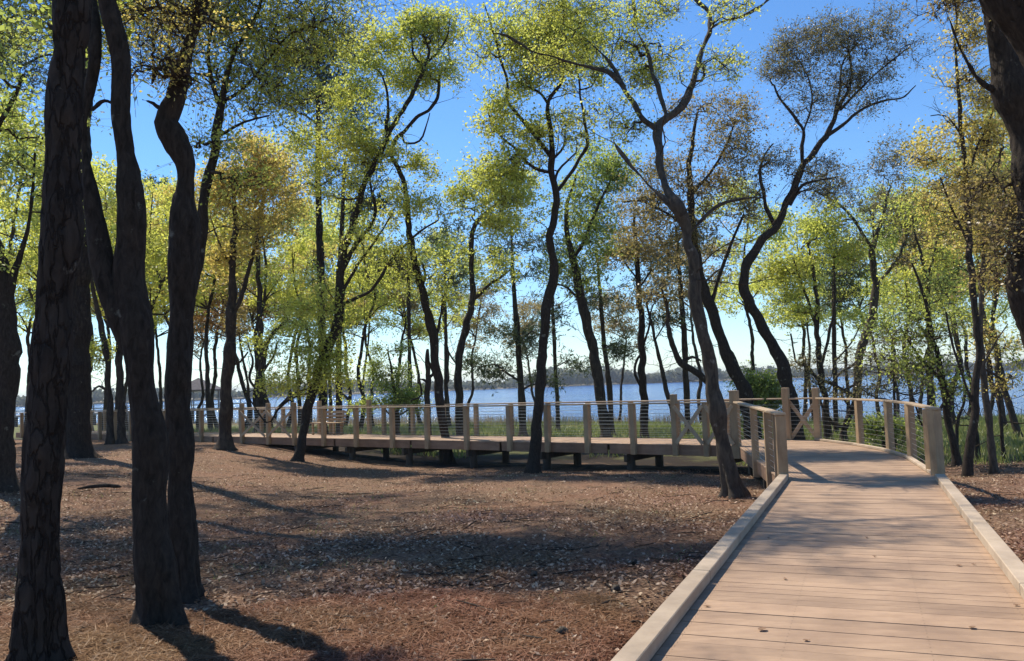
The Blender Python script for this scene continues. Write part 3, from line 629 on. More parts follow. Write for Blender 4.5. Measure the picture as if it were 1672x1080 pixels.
def blades(name, n, xr, yr, h, w_, mat, filt, lean=.25):
    x = gr.uniform(*xr, n); y = gr.uniform(*yr, n); keep = filt(x, y)&~on_walk(x, y); x, y = x[keep], y[keep]; z = ground(x, y); k = len(x); a = gr.uniform(0, 3.14, k); hh = gr.uniform(*h, k)
    s = np.stack([np.cos(a), np.sin(a), a*0], 1)*w_/2; C = np.stack([x, y, z-.02], 1); tip = C+np.stack([gr.normal(0, lean, k)*hh, gr.normal(0, lean, k)*hh, hh], 1); md = (C+tip)/2+np.stack([gr.normal(0, .04, k), gr.normal(0, .04, k), .1*hh], 1)
    V = np.stack([C-s, C+s, md+s*.8, tip, md-s*.8], 1).reshape(-1, 3)
    i = np.arange(k)*5; Fq_ = np.stack([np.stack([i, i+1, i+2, i+4], 1), np.stack([i+4, i+2, i+3, i+3], 1)], 1).reshape(-1, 4)
    link(name, mesh_np(name, V, np.stack([i, i+1, i+2, i+4], 1), M[mat]), kind='stuff') if w_ > 1 else None
    me = bpy.data.meshes.new(name); me.from_pydata(V.tolist(), [], np.concatenate([np.stack([i, i+1, i+2, i+4], 1)], 0).tolist()+np.stack([i+4, i+2, i+3], 1).tolist()); me.materials.append(M[mat]); link(name, me, kind='stuff')
yss = lambda x, y: y+.75*np.clip(x, -60, 60)*sm((y-32)/25)
nz = lambda x, y, s, k: vnoise(np.stack([x*s, y*s, x*0+k], -1), 11)
blades('grass', 56000, (6, 34), (19, 50), (.10, .38), .022, 'grassblade', lambda x, y: (nz(x, y, .35, 1)+.25*nz(x, y, 1.7, 5) > .62-.5*sm((y-23)/8)) & (yss(x, y) < 70) & (x < .62*y+2), .35)
blades('grass', 45000, (-30, 10), (27, 64), (.12, .4), .03, 'grassblade', lambda x, y: (nz(x, y, .3, 2) > .55-.3*sm((y-32)/8)) & (yss(x, y) < 66) & (y > 26.4-.76*x+1.2), .3)
blades('marsh_reeds', 42000, (-45, 45), (36, 86), (.3, .85), .03, 'reed', lambda x, y: (yss(x, y) > 57+4*nz(x, y, .2, 3)) & (yss(x, y) < 69.5+3*nz(x, y, .3, 4)) & (abs(x) < .66*y), .12)
# fallen twigs and cones on the litter, fallen leaves on the planks
def stick(px, py, L_, ang, lab):
    d = hit(px, py); p = at(px, py, d); gz = float(ground(p[0], p[1])); n = 7; t_ = np.linspace(-.5, .5, n)
    C = np.stack([t_*L_*math.cos(ang), t_*L_*math.sin(ang)+.05*L_*np.sin(t_*7), .015+.02*np.cos(t_*5)], 1); V, Fq_ = tube(C, .009*(1-.8*abs(t_)), 6)
    tag(link('fallen_stick', mesh_np('fallen_stick', V, Fq_, M['twig'], True), None, (p[0], p[1], gz)), lab, 'stick', 'sticks lying on the leaf litter')
stick(995, 992, .30, .4, 'short dark stick on the litter left of the curb near the bottom'); stick(895, 1040, .32, .1, 'curved dark stick on the litter at the bottom right of centre')
stick(787, 952, .30, .8, 'stick on the litter below the patch of shade at the centre'); stick(560, 1040, .4, -.4, 'stick on pine straw at the bottom left of centre')
stick(1035, 1030, .2, .1, 'thin stick on the litter beside the bottom of the left curb'); stick(700, 870, .5, .3, 'long stick in the shaded middle of the litter')
def branchlog(px, py, L_, r, ang, lab):
    d = hit(px, py); p = at(px, py, d); gz = float(ground(p[0], p[1])); t_ = np.linspace(-.5, .5, 12)
    C = np.stack([t_*L_*math.cos(ang), t_*L_*math.sin(ang)+.08*L_*np.sin(t_*5), r*.7+.04*np.cos(t_*4)], 1); V, Fq_ = tube(C, r*(1-.5*abs(t_))*np.where(abs(t_) > .49, .3, 1), 9); V = V+.02*(vnoise(V*9, 3)[:, None]-.5)
    tag(link('fallen_branch', mesh_np('fallen_branch', V, Fq_, M['oak_bark'], True), None, (p[0], p[1], gz)), lab, 'branch')
branchlog(160, 800, .8, .042, .25, 'dark fallen branch on the litter between the left trunks')
def cone(px, py, lab):
    d = hit(px, py); p = at(px, py, d); gz = float(ground(p[0], p[1])); nr_ = 9; V = []; Fl = []
    for i in range(nr_):
        t_ = i/(nr_-1); rr = .032*math.sin(math.pi*(.12+.85*t_))
        for j in range(10):
            a = j*.628+(i % 2)*.314; ro = rr*(1.25 if j % 2 == i % 2 else .8); V.append((t_*.085, ro*math.cos(a), .03+ro*math.sin(a)))
    for i in range(nr_-1):
        for j in range(10): Fl.append((i*10+j, i*10+(j+1) % 10, (i+1)*10+(j+1) % 10, (i+1)*10+j))
    tag(link('pine_cone', mesh_np('pine_cone', V, Fl, M['pile']), None, (p[0], p[1], gz), px*.7), lab, 'pine cone', 'pine cones on the litter')
cone(1011, 976, 'dark pine cone on the litter nearest the left curb'); cone(873, 950, 'dark pine cone on the litter right of the central shade'); cone(929, 1060, 'reddish pine cone at the bottom edge of the litter'); cone(1034, 922, 'small pine cone on the litter beside the middle of the left curb')
lv = [(1245, 1030, .085, 'largest curled leaf near the bottom of the planks'), (1155, 992, .05, 'small brown leaf on the lower left planks'), (1588, 1027, .06, 'dark leaf on the lower right planks'), (1415, 879, .05, 'dark leaf near the middle of the planks'), (1255, 880, .045, 'small leaf left of the middle of the planks'),
      (1566, 925, .05, 'small leaf right of the middle of the planks'), (1590, 923, .04, 'smallest leaf beside the right curb half way down'), (1282, 947, .05, 'pale leaf above the largest curled leaf'), (1590, 863, .06, 'leaf against the upper right curb'), (1660, 990, .05, 'leaf in the lower right corner by the curb'), (1570, 845, .06, 'leaf by the right curb below its post'), (1665, 957, .06, 'brown leaf pressed to the right curb near the frame edge'), (1317, 1048, .05, 'leaf lying on the shaded planks at the bottom'), (1428, 910, .04, 'tiny leaf just below the middle of the planks')]
for px, py, s_, lab in lv:
    s_ = s_*.8
    v = ray(px, py); t_ = (.06-EYE)/v[2]; p = v*t_; z = dz(p); t_ = (z-EYE)/v[2]; p = v*t_; k = 7; u = np.linspace(-1, 1, k); V = []; Fl = []
    for i in range(k):
        hw = s_*.33*(1-u[i]**2)**.7+.001
        V += [(u[i]*s_*.5, -hw, .006+.3*hw+.006*u[i]**2), (u[i]*s_*.5, 0, .004+.010*u[i]**2), (u[i]*s_*.5, hw, .006+.45*hw)]
    for i in range(k-1):
        for j in (0, 1): Fl.append((3*i+j, 3*i+j+1, 3*i+j+4, 3*i+j+3))
    o = link('fallen_leaf', mesh_np('fallen_leaf', V, Fl, M['litter'], True), None, (p[0], p[1], z+.001), px*1.3); tag(o, 'dry brown '+lab if not lab.startswith(('largest', 'dark', 'small', 'pale', 'tiny', 'brown')) else lab, 'leaf', 'fallen leaves on the planks')


blades('weeds', 5200, (-9, 4), (6, 22), (.03, .11), .008, 'grassblade', lambda x, y: (nz(x, y, 1.1, 6) > .66) & (y < 22.8-.76*x), .6)
# loose sticks too many and small to count
n = 1100; x, y = scatter(n, 3.8, 22, -.7, .7); kp = ~on_walk(x, y) & (y < 23-.76*np.minimum(x, 3)); x, y = x[kp], y[kp]; z = ground(x, y); ac = Acc()
for i in range(len(x)):
    L_ = gr.uniform(.08, .42)*(1 if gr.random() < .9 else 1.8); a = gr.uniform(0, 3.14); t_ = np.linspace(-.5, .5, 4); d_ = np.array([math.cos(a), math.sin(a), gr.normal(0, .05)])
    C = np.array([x[i], y[i], z[i]+.022])+t_[:, None]*L_*d_+gr.normal(0, .012, (4, 3))*np.array([1, 1, .4]); ac.add(*tube(C, (.002+.010*L_)*(1.1-.7*abs(t_)*2*gr.random()), 4))
link('stick_litter', ac.mesh('stick_litter', M['twig']), kind='stuff')
# screw heads on the near boards
V = []; Fl = []; k = 6
for i in range(6, 78):
    c = L0-UD*(15.2*i/n_main+.072)
    for e in (.19, W*.34, W*.67, W-.19):
        for sg in (-.038, .038):
            q = c+ND*e+UD*sg; b0 = len(V)
            for j in range(k): V.append((q[0]+.0035*math.cos(j*1.047), q[1]+.0035*math.sin(j*1.047), dz(q)+.0022))
            Fl.append(tuple(range(b0, b0+k)))
me = bpy.data.meshes.new('screw_heads'); me.from_pydata(V, [], Fl); me.materials.append(M['pile']); link('screw_heads', me, BW, kind='stuff')


# ------------------------------------------------------------------ near trees, left
T('pine_tree', 'thick dark pine trunk nearest the camera at the left edge, deeply furrowed bark', 'pine tree', 5.3,
  [[(56, 1070, 54), (62, 900, 58), (75, 700, 61), (90, 500, 61), (103, 300, 61), (114, 0, 56), (124, -400, 50), (130, -1100, 40), (130, -1900, 26), (125, -2400, 11)],
   [(122, -1000, 12), (60, -1150, 9, .4), (-80, -1250, 6, .8)], [(128, -1500, 11), (300, -1650, 7, .4), (420, -1750, 4, .8)]],
  [(-100, -1300, 250, 120, 22, 1), (350, -1750, 260, 140, 26, .5), (120, -2200, 300, 250, 40), (0, -1800, 260, 160, 20, -1)], 'needle', 'pine_bark',
  bark_d=.016, needle=True, leaf=(.2, .03), per=110, seed=11, spread=.6, min_attach=.5)
T('pine_tree', 'broad dark pine trunk just behind the nearest trunk, left of the forked oak', 'pine tree', None,
  [[(128, 748, 44), (127, 600, 42), (130, 430, 38), (134, 200, 33), (137, 0, 30), (140, -250, 24), (142, -420, 10)],
   [(134, 60, 7), (60, 20, 5), (-10, 40, 3)], [(136, -60, 7), (200, -90, 5), (260, -80, 3)], [(136, 130, 6), (85, 90, 4), (30, 110, 3)]],
  [(20, 30, 120, 60, 40), (230, -90, 110, 60, 30), (120, -300, 170, 120, 60), (20, 130, 60, 40, 16), (-60, -80, 120, 80, 30)], 'needle', 'pine_bark', needle=True, leaf=(.2, .035), per=120, seed=12, spread=.55, sides=20, fine_step=.1, min_attach=.4)
T('oak_tree', 'dark trunk cut by the left edge, forking low, long shadow at its foot', 'oak tree', None,
  [[(2, 800, 46), (3, 700, 42), (6, 600, 40), (8, 520, 40), (6, 470, 36), (-5, 420, 32), (-30, 330, 28), (-50, 200, 22), (-60, 0, 16)],
   [(14, 480, 22), (26, 440, 14), (42, 390, 8), (52, 330, 6), (58, 250, 4)], [(-40, 280, 14), (0, 200, 9), (40, 120, 6)]],
  [(20, 300, 70, 120, 26), (0, 120, 110, 120, 40), (-90, -60, 150, 140, 50), (60, -60, 120, 90, 40), (180, -170, 200, 120, 90, 1), (20, -330, 240, 130, 80, 1)], 'green', 'oak_bark', seed=13, sides=20, per=100)
T('oak_tree', 'big dark oak in front with a fork at mid height, straighter right stem', 'oak tree', 6.3,
  [[(263, 1005, 48), (258, 930, 48), (247, 800, 53), (236, 660, 49), (226, 560, 46), (214, 450, 43), (210, 330, 40), (205, 200, 34), (190, 80, 31), (178, -40, 29), (170, -250, 22), (180, -500, 14)],
   [(222, 590, 27), (190, 500, 32), (164, 420, 27), (148, 330, 24), (141, 240, 21), (143, 160, 20), (152, 60, 17), (150, -60, 15, .3), (100, -250, 11, .6), (60, -450, 7, .8)],
   [(150, 180, 11), (172, 165, 10), (190, 175, 7)], [(143, 140, 7), (120, 85, 6, .2), (80, 40, 4, .4)], [(172, -200, 13), (260, -330, 8, .3), (330, -500, 5, .6)]],
  [(60, -450, 220, 150, 40, .6), (330, -560, 220, 150, 40, .5), (180, -650, 260, 150, 50), (90, 20, 70, 50, 10, .5)], 'green', 'oak_bark', bark_d=.007, seed=14, per=100, leaf=(.07, .042), min_attach=.5, ns=6)
T('oak_tree', 'dark oak right of the big forked oak, its trunk kinked near the top', 'oak tree', 7.2,
  [[(303, 965, 41), (298, 880, 41), (294, 760, 42), (291, 640, 41), (292, 520, 40), (297, 400, 38), (304, 310, 38), (302, 262, 40), (283, 225, 38), (269, 195, 32), (283, 160, 29), (297, 120, 27), (310, 70, 27), (330, 0, 27), (352, -90, 23), (380, -300, 16), (400, -480, 9)],
   [(270, 185, 8), (250, 168, 6), (232, 162, 4)], [(352, -80, 13), (300, -250, 9, -.3), (260, -400, 5, -.5)], [(306, 70, 11), (270, 20, 7, -.2), (215, -30, 4, -.4)]],
  [(285, 30, 60, 45, 22, -.2), (300, 120, 40, 50, 10), (390, -420, 260, 150, 60), (260, -380, 180, 120, 40, -.4), (240, 10, 40, 40, 12, .4)], 'yellow', 'oak_bark', bark_d=.008, seed=15, per=85, leaf=(.032, .02), spread=.28, min_attach=.5, ns=6)
T('oak_tree', 'slender tree leaning right behind the kinked oak, forking high into green leaves', 'oak tree', 13.5,
  [[(290, 820, 22), (300, 620, 22), (312, 480, 21), (326, 400, 20), (340, 310, 18), (352, 225, 16), (362, 168, 14), (372, 120, 9), (392, 70, 7), (420, 20, 6), (440, -60, 4)],
   [(360, 175, 9), (348, 140, 8), (340, 90, 6), (350, 30, 4)], [(362, 165, 8), (392, 150, 6), (430, 110, 5), (470, 60, 4), (540, 30, 3)], [(440, -40, 5), (480, -140, 3)], [(352, 225, 6), (400, 200, 4), (440, 190, 3)],
   [(430, -10, 9), (540, -130, 9, 1), (640, -230, 7, 2), (760, -300, 4, 3)], [(350, 30, 8), (280, -110, 9, 1), (200, -220, 7, 2), (90, -260, 4, 3)], [(440, -50, 8), (430, -200, 8, 1.5), (380, -330, 5, 3)]],
  [(420, 60, 90, 70, 40), (500, 30, 90, 50, 34), (350, 60, 60, 70, 30), (440, 160, 70, 50, 36), (480, -120, 190, 110, 110), (330, -160, 150, 110, 70), (600, -60, 90, 50, 24), (380, 250, 60, 50, 20), (300, -300, 280, 120, 150, 2), (500, -230, 170, 110, 90, 2), (540, -130, 140, 60, 40, 4), (100, -250, 240, 140, 90, 4), (230, 30, 190, 60, 75, 5), (320, -90, 230, 70, 90, 5), (470, 40, 120, 60, 36, 5)], 'spring', 'oak_bark', seed=16, per=78, leaf=(.06, .036), sides=16)
# ------------------------------------------------------------------ trees in front of the left boardwalk
T('oak_tree', 'leaning tree with leafy ivy on its lower trunk, left of centre before the boardwalk', 'oak tree', None,
  [[(486, 754, 17), (491, 735, 16), (499, 680, 16), (510, 640, 18), (522, 600, 18), (538, 560, 18), (552, 520, 18), (556, 480, 17), (558, 440, 16), (564, 405, 14), (574, 370, 13), (588, 325, 12), (600, 290, 11), (616, 258, 10), (631, 235, 10), (645, 200, 9), (660, 172, 9), (678, 140, 8), (693, 108, 7), (700, 80, 5), (690, 55, 4)],
   [(557, 445, 11), (575, 410, 9), (592, 385, 8), (608, 365, 7), (613, 340, 6), (606, 305, 4), (604, 270, 3)],
   [(553, 500, 8), (580, 488, 7), (605, 472, 6), (630, 440, 6), (655, 405, 5), (690, 375, 4), (715, 360, 3)],
   [(556, 480, 7), (572, 455, 6), (590, 425, 5), (612, 395, 4), (640, 350, 3)],
   [(633, 232, 7), (632, 195, 6), (632, 150, 5), (622, 120, 4), (600, 105, 3)],
   [(692, 108, 5), (675, 90, 4), (672, 55, 3), (660, 20, 2)], [(694, 105, 5), (715, 85, 4), (730, 60, 3), (735, 30, 2)],
   [(512, 640, 5), (480, 650, 4), (455, 670, 4), (435, 690, 3), (400, 640, 2)]],
  [(690, 45, 48, 38, 60), (612, 95, 45, 32, 45), (600, 220, 55, 45, 44), (570, 160, 45, 35, 26), (500, 245, 45, 34, 22), (545, 300, 40, 30, 22), (580, 250, 48, 35, 30), (545, 600, 32, 42, 40), (518, 560, 30, 36, 24), (620, 420, 60, 60, 40), (520, 480, 50, 50, 30), (690, 350, 40, 30, 16), (480, 620, 45, 30, 16)], 'spring', 'oak_bark', seed=21, per=120, sides=14, leaf=(.085, .05))
T('oak_tree', 'slim S-curved tree at the centre left, its foot before the boardwalk front', 'oak tree', None,
  [[(734, 757, 17), (730, 730, 16), (722, 690, 16), (716, 650, 16), (712, 600, 16), (708, 560, 17), (702, 520, 16), (690, 480, 15), (680, 445, 14), (671, 410, 13), (667, 380, 12), (665, 340, 11), (661, 300, 10), (655, 285, 9), (645, 265, 9), (640, 247, 8), (645, 228, 7), (660, 215, 7), (685, 190, 7), (700, 182, 6), (714, 160, 6), (718, 130, 5), (722, 112, 3)],
   [(645, 228, 6), (656, 216, 4), (660, 232, 4), (685, 230, 4), (697, 205, 3), (702, 185, 2)],
   [(690, 470, 7), (692, 448, 6), (689, 430, 4)], [(706, 560, 7), (718, 530, 5), (722, 490, 3)], [(712, 620, 6), (704, 600, 5), (697, 585, 4)]],
  [(705, 95, 45, 45, 34), (660, 130, 40, 30, 20), (650, 330, 34, 30, 14), (680, 285, 22, 22, 12), (720, 140, 24, 30, 14), (725, 455, 24, 40, 12)], 'spring', 'oak_bark', seed=22, per=110, sides=14)
T('oak_tree', 'upright forked oak at the picture centre, foot just before the boardwalk railing', 'oak tree', None,
  [[(870, 772, 22), (872, 745, 20), (876, 700, 20), (882, 640, 19), (886, 590, 18), (891, 535, 17), (896, 490, 18), (902, 445, 17), (901, 400, 15), (902, 350, 14), (905, 320, 13), (903, 285, 12), (902, 262, 12), (900, 235, 10), (898, 205, 9), (896, 175, 8), (905, 155, 7), (915, 140, 6), (920, 118, 5), (918, 90, 4), (900, 60, 3)],
   [(901, 258, 9), (888, 240, 8), (872, 220, 7), (855, 200, 7), (840, 182, 6), (828, 164, 6), (828, 135, 5), (820, 110, 5), (810, 70, 4), (800, 35, 3), (790, 5, 2)],
   [(904, 318, 8), (920, 300, 7), (935, 278, 7), (948, 255, 6), (958, 238, 6), (956, 205, 5), (948, 165, 4), (945, 130, 4), (940, 100, 3)],
   [(901, 282, 6), (880, 278, 6), (862, 266, 5), (845, 245, 5), (825, 228, 4), (805, 205, 3), (797, 185, 3)],
   [(896, 172, 6), (885, 155, 5), (868, 147, 5), (850, 138, 4), (838, 122, 4), (830, 120, 3)],
   [(903, 310, 5), (912, 280, 5), (925, 265, 4), (940, 250, 3)], [(901, 262, 5), (920, 240, 4), (922, 215, 3)]],
  [(820, 60, 50, 50, 36), (870, 40, 55, 40, 36), (900, 100, 50, 45, 36), (945, 110, 40, 45, 22), (850, 200, 40, 35, 18), (805, 190, 28, 40, 18), (835, 290, 42, 50, 44), (920, 210, 40, 40, 16), (810, 340, 30, 25, 12), (960, 60, 50, 50, 26), (850, 130, 30, 30, 12)], 'spring', 'oak_bark', seed=23, per=125, sides=16, leaf=(.08, .048))
T('oak_tree', 'mottled grey trunk right of centre, standing before the crossed railing braces', 'oak tree', None,
  [[(1199, 812, 32), (1192, 780, 30), (1183, 735, 29), (1176, 700, 29), (1168, 660, 29), (1161, 620, 28), (1156, 580, 26), (1150, 540, 25), (1143, 500, 24), (1138, 465, 24), (1133, 430, 23), (1122, 395, 21), (1112, 360, 20), (1103, 338, 20), (1092, 318, 18), (1082, 295, 17), (1076, 265, 17), (1074, 235, 17), (1075, 208, 18), (1090, 192, 15), (1105, 181, 14), (1120, 165, 13), (1130, 145, 12), (1137, 115, 11), (1150, 75, 10), (1158, 45, 10), (1157, 20, 9), (1140, 0, 8), (1115, -35, 6), (1080, -80, 5)],
   [(1073, 210, 14), (1060, 202, 13), (1045, 190, 12), (1032, 165, 11), (1015, 140, 10), (995, 120, 9), (970, 112, 8), (940, 105, 7), (905, 95, 6), (870, 85, 5), (830, 60, 4), (805, 55, 3)],
   [(1158, 48, 7), (1180, 36, 6), (1205, 30, 5), (1235, 15, 4), (1265, -10, 3)],
   [(1108, 350, 10), (1090, 330, 9), (1072, 315, 8), (1058, 300, 7), (1045, 285, 6), (1030, 270, 6), (1018, 255, 5), (1005, 235, 4), (995, 205, 3), (998, 195, 2)],
   [(1128, 380, 6), (1150, 355, 5), (1175, 335, 4), (1205, 326, 3), (1250, 322, 2)],
   [(1090, 192, 8), (1075, 150, 8), (1062, 100, 7), (1045, 60, 6), (1035, 10, 5), (1028, -30, 4)],
   [(1020, 142, 5), (990, 95, 4), (950, 60, 3), (920, 40, 2)], [(1118, -30, 5), (1190, -100, 4), (1260, -150, 3)]],
  [(1040, 60, 75, 55, 38, 2.6), (960, 50, 60, 45, 30, 3), (900, 80, 60, 40, 24, 3.2), (1080, 120, 60, 45, 20, 2.4), (1170, 110, 45, 45, 9, 2), (1185, 15, 60, 22, 9, 2), (1010, 200, 40, 35, 12, 1.5), (880, 20, 60, 30, 18, 3.2)], 'spring', 'grey_bark', lean=3.0, bark_d=.005, seed=24, per=115, leaf=(.055, .034), spread=.3, ns=6)
# ------------------------------------------------------------------ right edge, near
T('oak_tree', 'rough near trunk along the right edge with a knob below the big limb', 'oak tree', 8.2,
  [[(1790, 900, 62), (1760, 760, 56), (1715, 620, 50), (1690, 540, 44), (1672, 490, 42), (1660, 450, 40), (1672, 400, 38), (1686, 340, 40), (1682, 270, 44), (1672, 210, 48), (1660, 165, 58), (1650, 125, 46), (1640, 85, 40), (1620, 20, 34), (1600, -80, 26), (1580, -220, 14)],
   [(1650, 160, 12), (1600, 130, 7), (1560, 60, 5), (1540, 0, 3)]],
  [(1640, 330, 34, 60, 24, .3), (1655, 410, 30, 30, 16), (1560, 10, 40, 40, 12), (1580, -160, 200, 120, 60)], 'brown', 'oak_bark', bark_d=.014, seed=25, per=90, leaf=(.036, .022), spread=.25, ns=6)
T('oak_tree', 'huge dark limb arching through the top right corner, close to the camera', 'oak tree', 4.6,
  [[(2150, 1100, 175), (2080, 700, 138), (1960, 420, 120), (1830, 240, 109), (1730, 110, 96), (1665, 10, 88), (1612, -90, 83), (1560, -230, 74), (1480, -420, 55), (1380, -600, 37)],
   [(1560, -230, 37), (1620, -420, 26), (1660, -650, 15)], [(1500, -380, 31), (1300, -460, 20, .6), (1120, -520, 11, 1)]],
  [(1380, -620, 300, 180, 34), (1650, -680, 260, 180, 24), (1100, -560, 240, 130, 20, 1)], 'olive', 'oak_bark', bark_d=.012, seed=26, per=90, leaf=(.07, .035), ns=6, min_attach=.6)
# ------------------------------------------------------------------ right middle
T('live_oak_tree', 'dark S-shaped live oak behind the platform with a wide fan-shaped crown against blue sky', 'oak tree', 25.5,
  [[(1298, 700, 29), (1290, 650, 27), (1281, 610, 24), (1268, 575, 21), (1252, 545, 20), (1238, 522, 19), (1224, 500, 19), (1216, 475, 18), (1215, 448, 18), (1221, 425, 17), (1232, 404, 16), (1246, 388, 16), (1262, 374, 15), (1276, 356, 14), (1288, 335, 13), (1297, 308, 13), (1306, 285, 12), (1316, 268, 11), (1332, 245, 10), (1348, 222, 9), (1362, 198, 8), (1374, 170, 7), (1386, 140, 5), (1390, 115, 4), (1385, 80, 3)],
   [(1266, 372, 8), (1258, 352, 8), (1250, 330, 7), (1244, 305, 6), (1240, 280, 5), (1250, 250, 3), (1262, 235, 3)],
   [(1312, 275, 8), (1308, 245, 7), (1312, 215, 6), (1300, 195, 6), (1288, 178, 5), (1274, 160, 4), (1265, 140, 3)],
   [(1345, 225, 7), (1375, 205, 6), (1405, 180, 5), (1440, 165, 4), (1475, 158, 3), (1495, 140, 2)],
   [(1360, 200, 5), (1368, 165, 5), (1372, 135, 4), (1378, 100, 3), (1400, 70, 3)],
   [(1372, 180, 5), (1400, 150, 4), (1430, 120, 3), (1455, 100, 3), (1480, 80, 2)],
   [(1290, 335, 7), (1310, 305, 6), (1335, 295, 4), (1365, 290, 3)],
   [(1270, 365, 5), (1300, 320, 4), (1325, 310, 3)], [(1312, 215, 4), (1325, 170, 3), (1320, 130, 3), (1300, 90, 3)]],
  [(1400, 60, 60, 45, 55), (1330, 60, 60, 40, 44), (1275, 120, 40, 45, 36), (1450, 90, 40, 35, 28), (1360, 120, 60, 40, 36), (1320, 180, 40, 35, 18), (1430, 150, 50, 30, 20), (1250, 250, 22, 26, 12), (1310, 260, 40, 35, 18), (1360, 290, 45, 35, 20), (1240, 340, 22, 30, 10)], 'olive', 'oak_bark', seed=31, per=92, leaf=(.07, .034), sides=16, spread=.36, ns=6)
T('oak_tree', 'thick leaning trunk behind the platform rising left into a brown-green crown', 'oak tree', 27,
  [[(1228, 700, 28), (1218, 650, 26), (1208, 622, 24), (1195, 595, 23), (1184, 568, 22), (1174, 540, 20), (1163, 510, 19), (1152, 480, 18), (1143, 450, 17), (1135, 415, 16), (1130, 370, 14), (1128, 320, 12), (1126, 270, 10), (1130, 230, 7), (1140, 180, 4)],
   [(1160, 500, 8), (1172, 460, 7), (1185, 420, 6), (1200, 385, 5), (1215, 350, 4)], [(1128, 320, 6), (1160, 280, 5), (1185, 240, 4), (1200, 200, 3)], [(1130, 380, 6), (1090, 350, 5), (1050, 330, 4), (1020, 330, 3)]],
  [(1160, 200, 55, 50, 50), (1110, 300, 60, 50, 44), (1190, 330, 45, 55, 36), (1050, 350, 50, 40, 28), (1150, 400, 60, 40, 26), (1200, 240, 30, 40, 16), (1060, 410, 40, 30, 16)], 'brown', 'oak_bark', seed=32, per=110, sides=14, leaf=(.08, .045))
T('oak_tree', 'leaning tree with a dense green crown just right of centre behind the railing', 'oak tree', 33,
  [[(988, 700, 20), (980, 640, 20), (974, 600, 19), (968, 565, 19), (960, 530, 19), (952, 500, 18), (945, 470, 17), (938, 430, 15), (930, 395, 12), (925, 360, 9), (930, 320, 6), (945, 280, 4)],
   [(936, 425, 7), (960, 380, 6), (980, 330, 5), (1000, 290, 3)], [(950, 495, 5), (925, 470, 4), (905, 465, 3)]],
  [(975, 290, 50, 42, 55), (950, 370, 48, 45, 50), (1010, 270, 30, 30, 14), (925, 440, 34, 30, 22), (975, 430, 34, 28, 18), (930, 320, 30, 28, 16)], 'green', 'far_bark', seed=33, per=90, leaf=(.11, .065))
T('oak_tree', 'forked tree with sparse grey-green crown behind the right railing', 'oak tree', 31,
  [[(1404, 700, 15), (1399, 640, 15), (1399, 600, 15), (1406, 570, 15), (1417, 540, 14), (1424, 505, 14), (1430, 468, 13), (1426, 440, 12), (1424, 415, 11), (1430, 395, 9), (1438, 370, 7), (1446, 340, 5), (1452, 310, 3)],
   [(1427, 410, 7), (1412, 388, 6), (1395, 362, 6), (1378, 342, 5), (1355, 325, 4), (1330, 312, 3)],
   [(1430, 466, 8), (1450, 445, 7), (1466, 425, 6), (1474, 400, 5), (1485, 380, 3)],
   [(1402, 590, 5), (1370, 610, 4), (1352, 640, 3)], [(1428, 400, 4), (1425, 350, 3)]],
  [(1455, 270, 34, 40, 30), (1440, 350, 45, 40, 26), (1370, 310, 40, 40, 20), (1490, 370, 30, 35, 16), (1400, 420, 30, 30, 12), (1470, 440, 30, 30, 12), (1345, 380, 30, 30, 12)], 'olive', 'grey_bark', seed=34, per=85, leaf=(.08, .045))
T('maple_tree', 'tall slim tree at right with an airy yellow-green crown, trunk on brown litter', 'maple tree', None,
  [[(1580, 777, 15), (1582, 740, 14), (1586, 700, 14), (1591, 660, 14), (1595, 610, 13), (1596, 560, 13), (1593, 500, 12), (1587, 450, 12), (1582, 400, 11), (1580, 350, 10), (1577, 300, 9), (1572, 240, 8), (1568, 180, 7), (1562, 120, 5), (1560, 60, 4), (1565, 0, 3), (1568, -60, 2)],
   [(1588, 660, 5), (1570, 610, 4), (1555, 560, 4), (1545, 510, 3)], [(1577, 300, 5), (1595, 240, 4), (1615, 200, 3), (1630, 150, 2)], [(1580, 330, 5), (1610, 290, 4), (1640, 240, 3)],
   [(1582, 400, 5), (1555, 340, 4), (1535, 290, 3)], [(1570, 220, 4), (1545, 190, 3), (1520, 190, 2)]],
  [(1600, 150, 40, 45, 34), (1590, 220, 45, 35, 36), (1565, 60, 36, 45, 22), (1540, 280, 40, 30, 16), (1600, 300, 45, 34, 26), (1560, 350, 50, 35, 26), (1620, 380, 40, 35, 14), (1570, -40, 50, 50, 14)], 'yellow', 'oak_bark', seed=35, per=95, leaf=(.055, .034), spread=.3)
T('maple_tree', 'slim trunk immediately right of the tall yellow-green tree, pale at its foot', 'maple tree', None,
  [[(1623, 772, 13), (1619, 740, 12), (1614, 700, 12), (1609, 650, 11), (1604, 600, 11), (1601, 550, 10), (1603, 500, 9), (1606, 440, 8), (1608, 370, 7), (1605, 300, 5), (1612, 230, 3)],
   [(1604, 600, 4), (1625, 560, 3), (1645, 530, 2)], [(1606, 440, 4), (1630, 400, 3), (1650, 350, 2)]],
  [(1635, 450, 34, 45, 16), (1640, 560, 34, 30, 14), (1620, 330, 40, 50, 20), (1650, 620, 25, 20, 8)], 'yellow', 'grey_bark', seed=36, per=70, leaf=(.055, .034), spread=.28)
T('sapling', 'thin wavy sapling nearest the right edge, in front of the lake', 'sapling', 20,
  [[(1640, 752, 7), (1637, 710, 6), (1634, 680, 6), (1628, 650, 6), (1621, 625, 5), (1617, 595, 5), (1610, 565, 4), (1600, 530, 3)]],
  [(1640, 570, 25, 25, 8), (1610, 520, 25, 25, 8)], 'spring', 'oak_bark', seed=37, per=40)
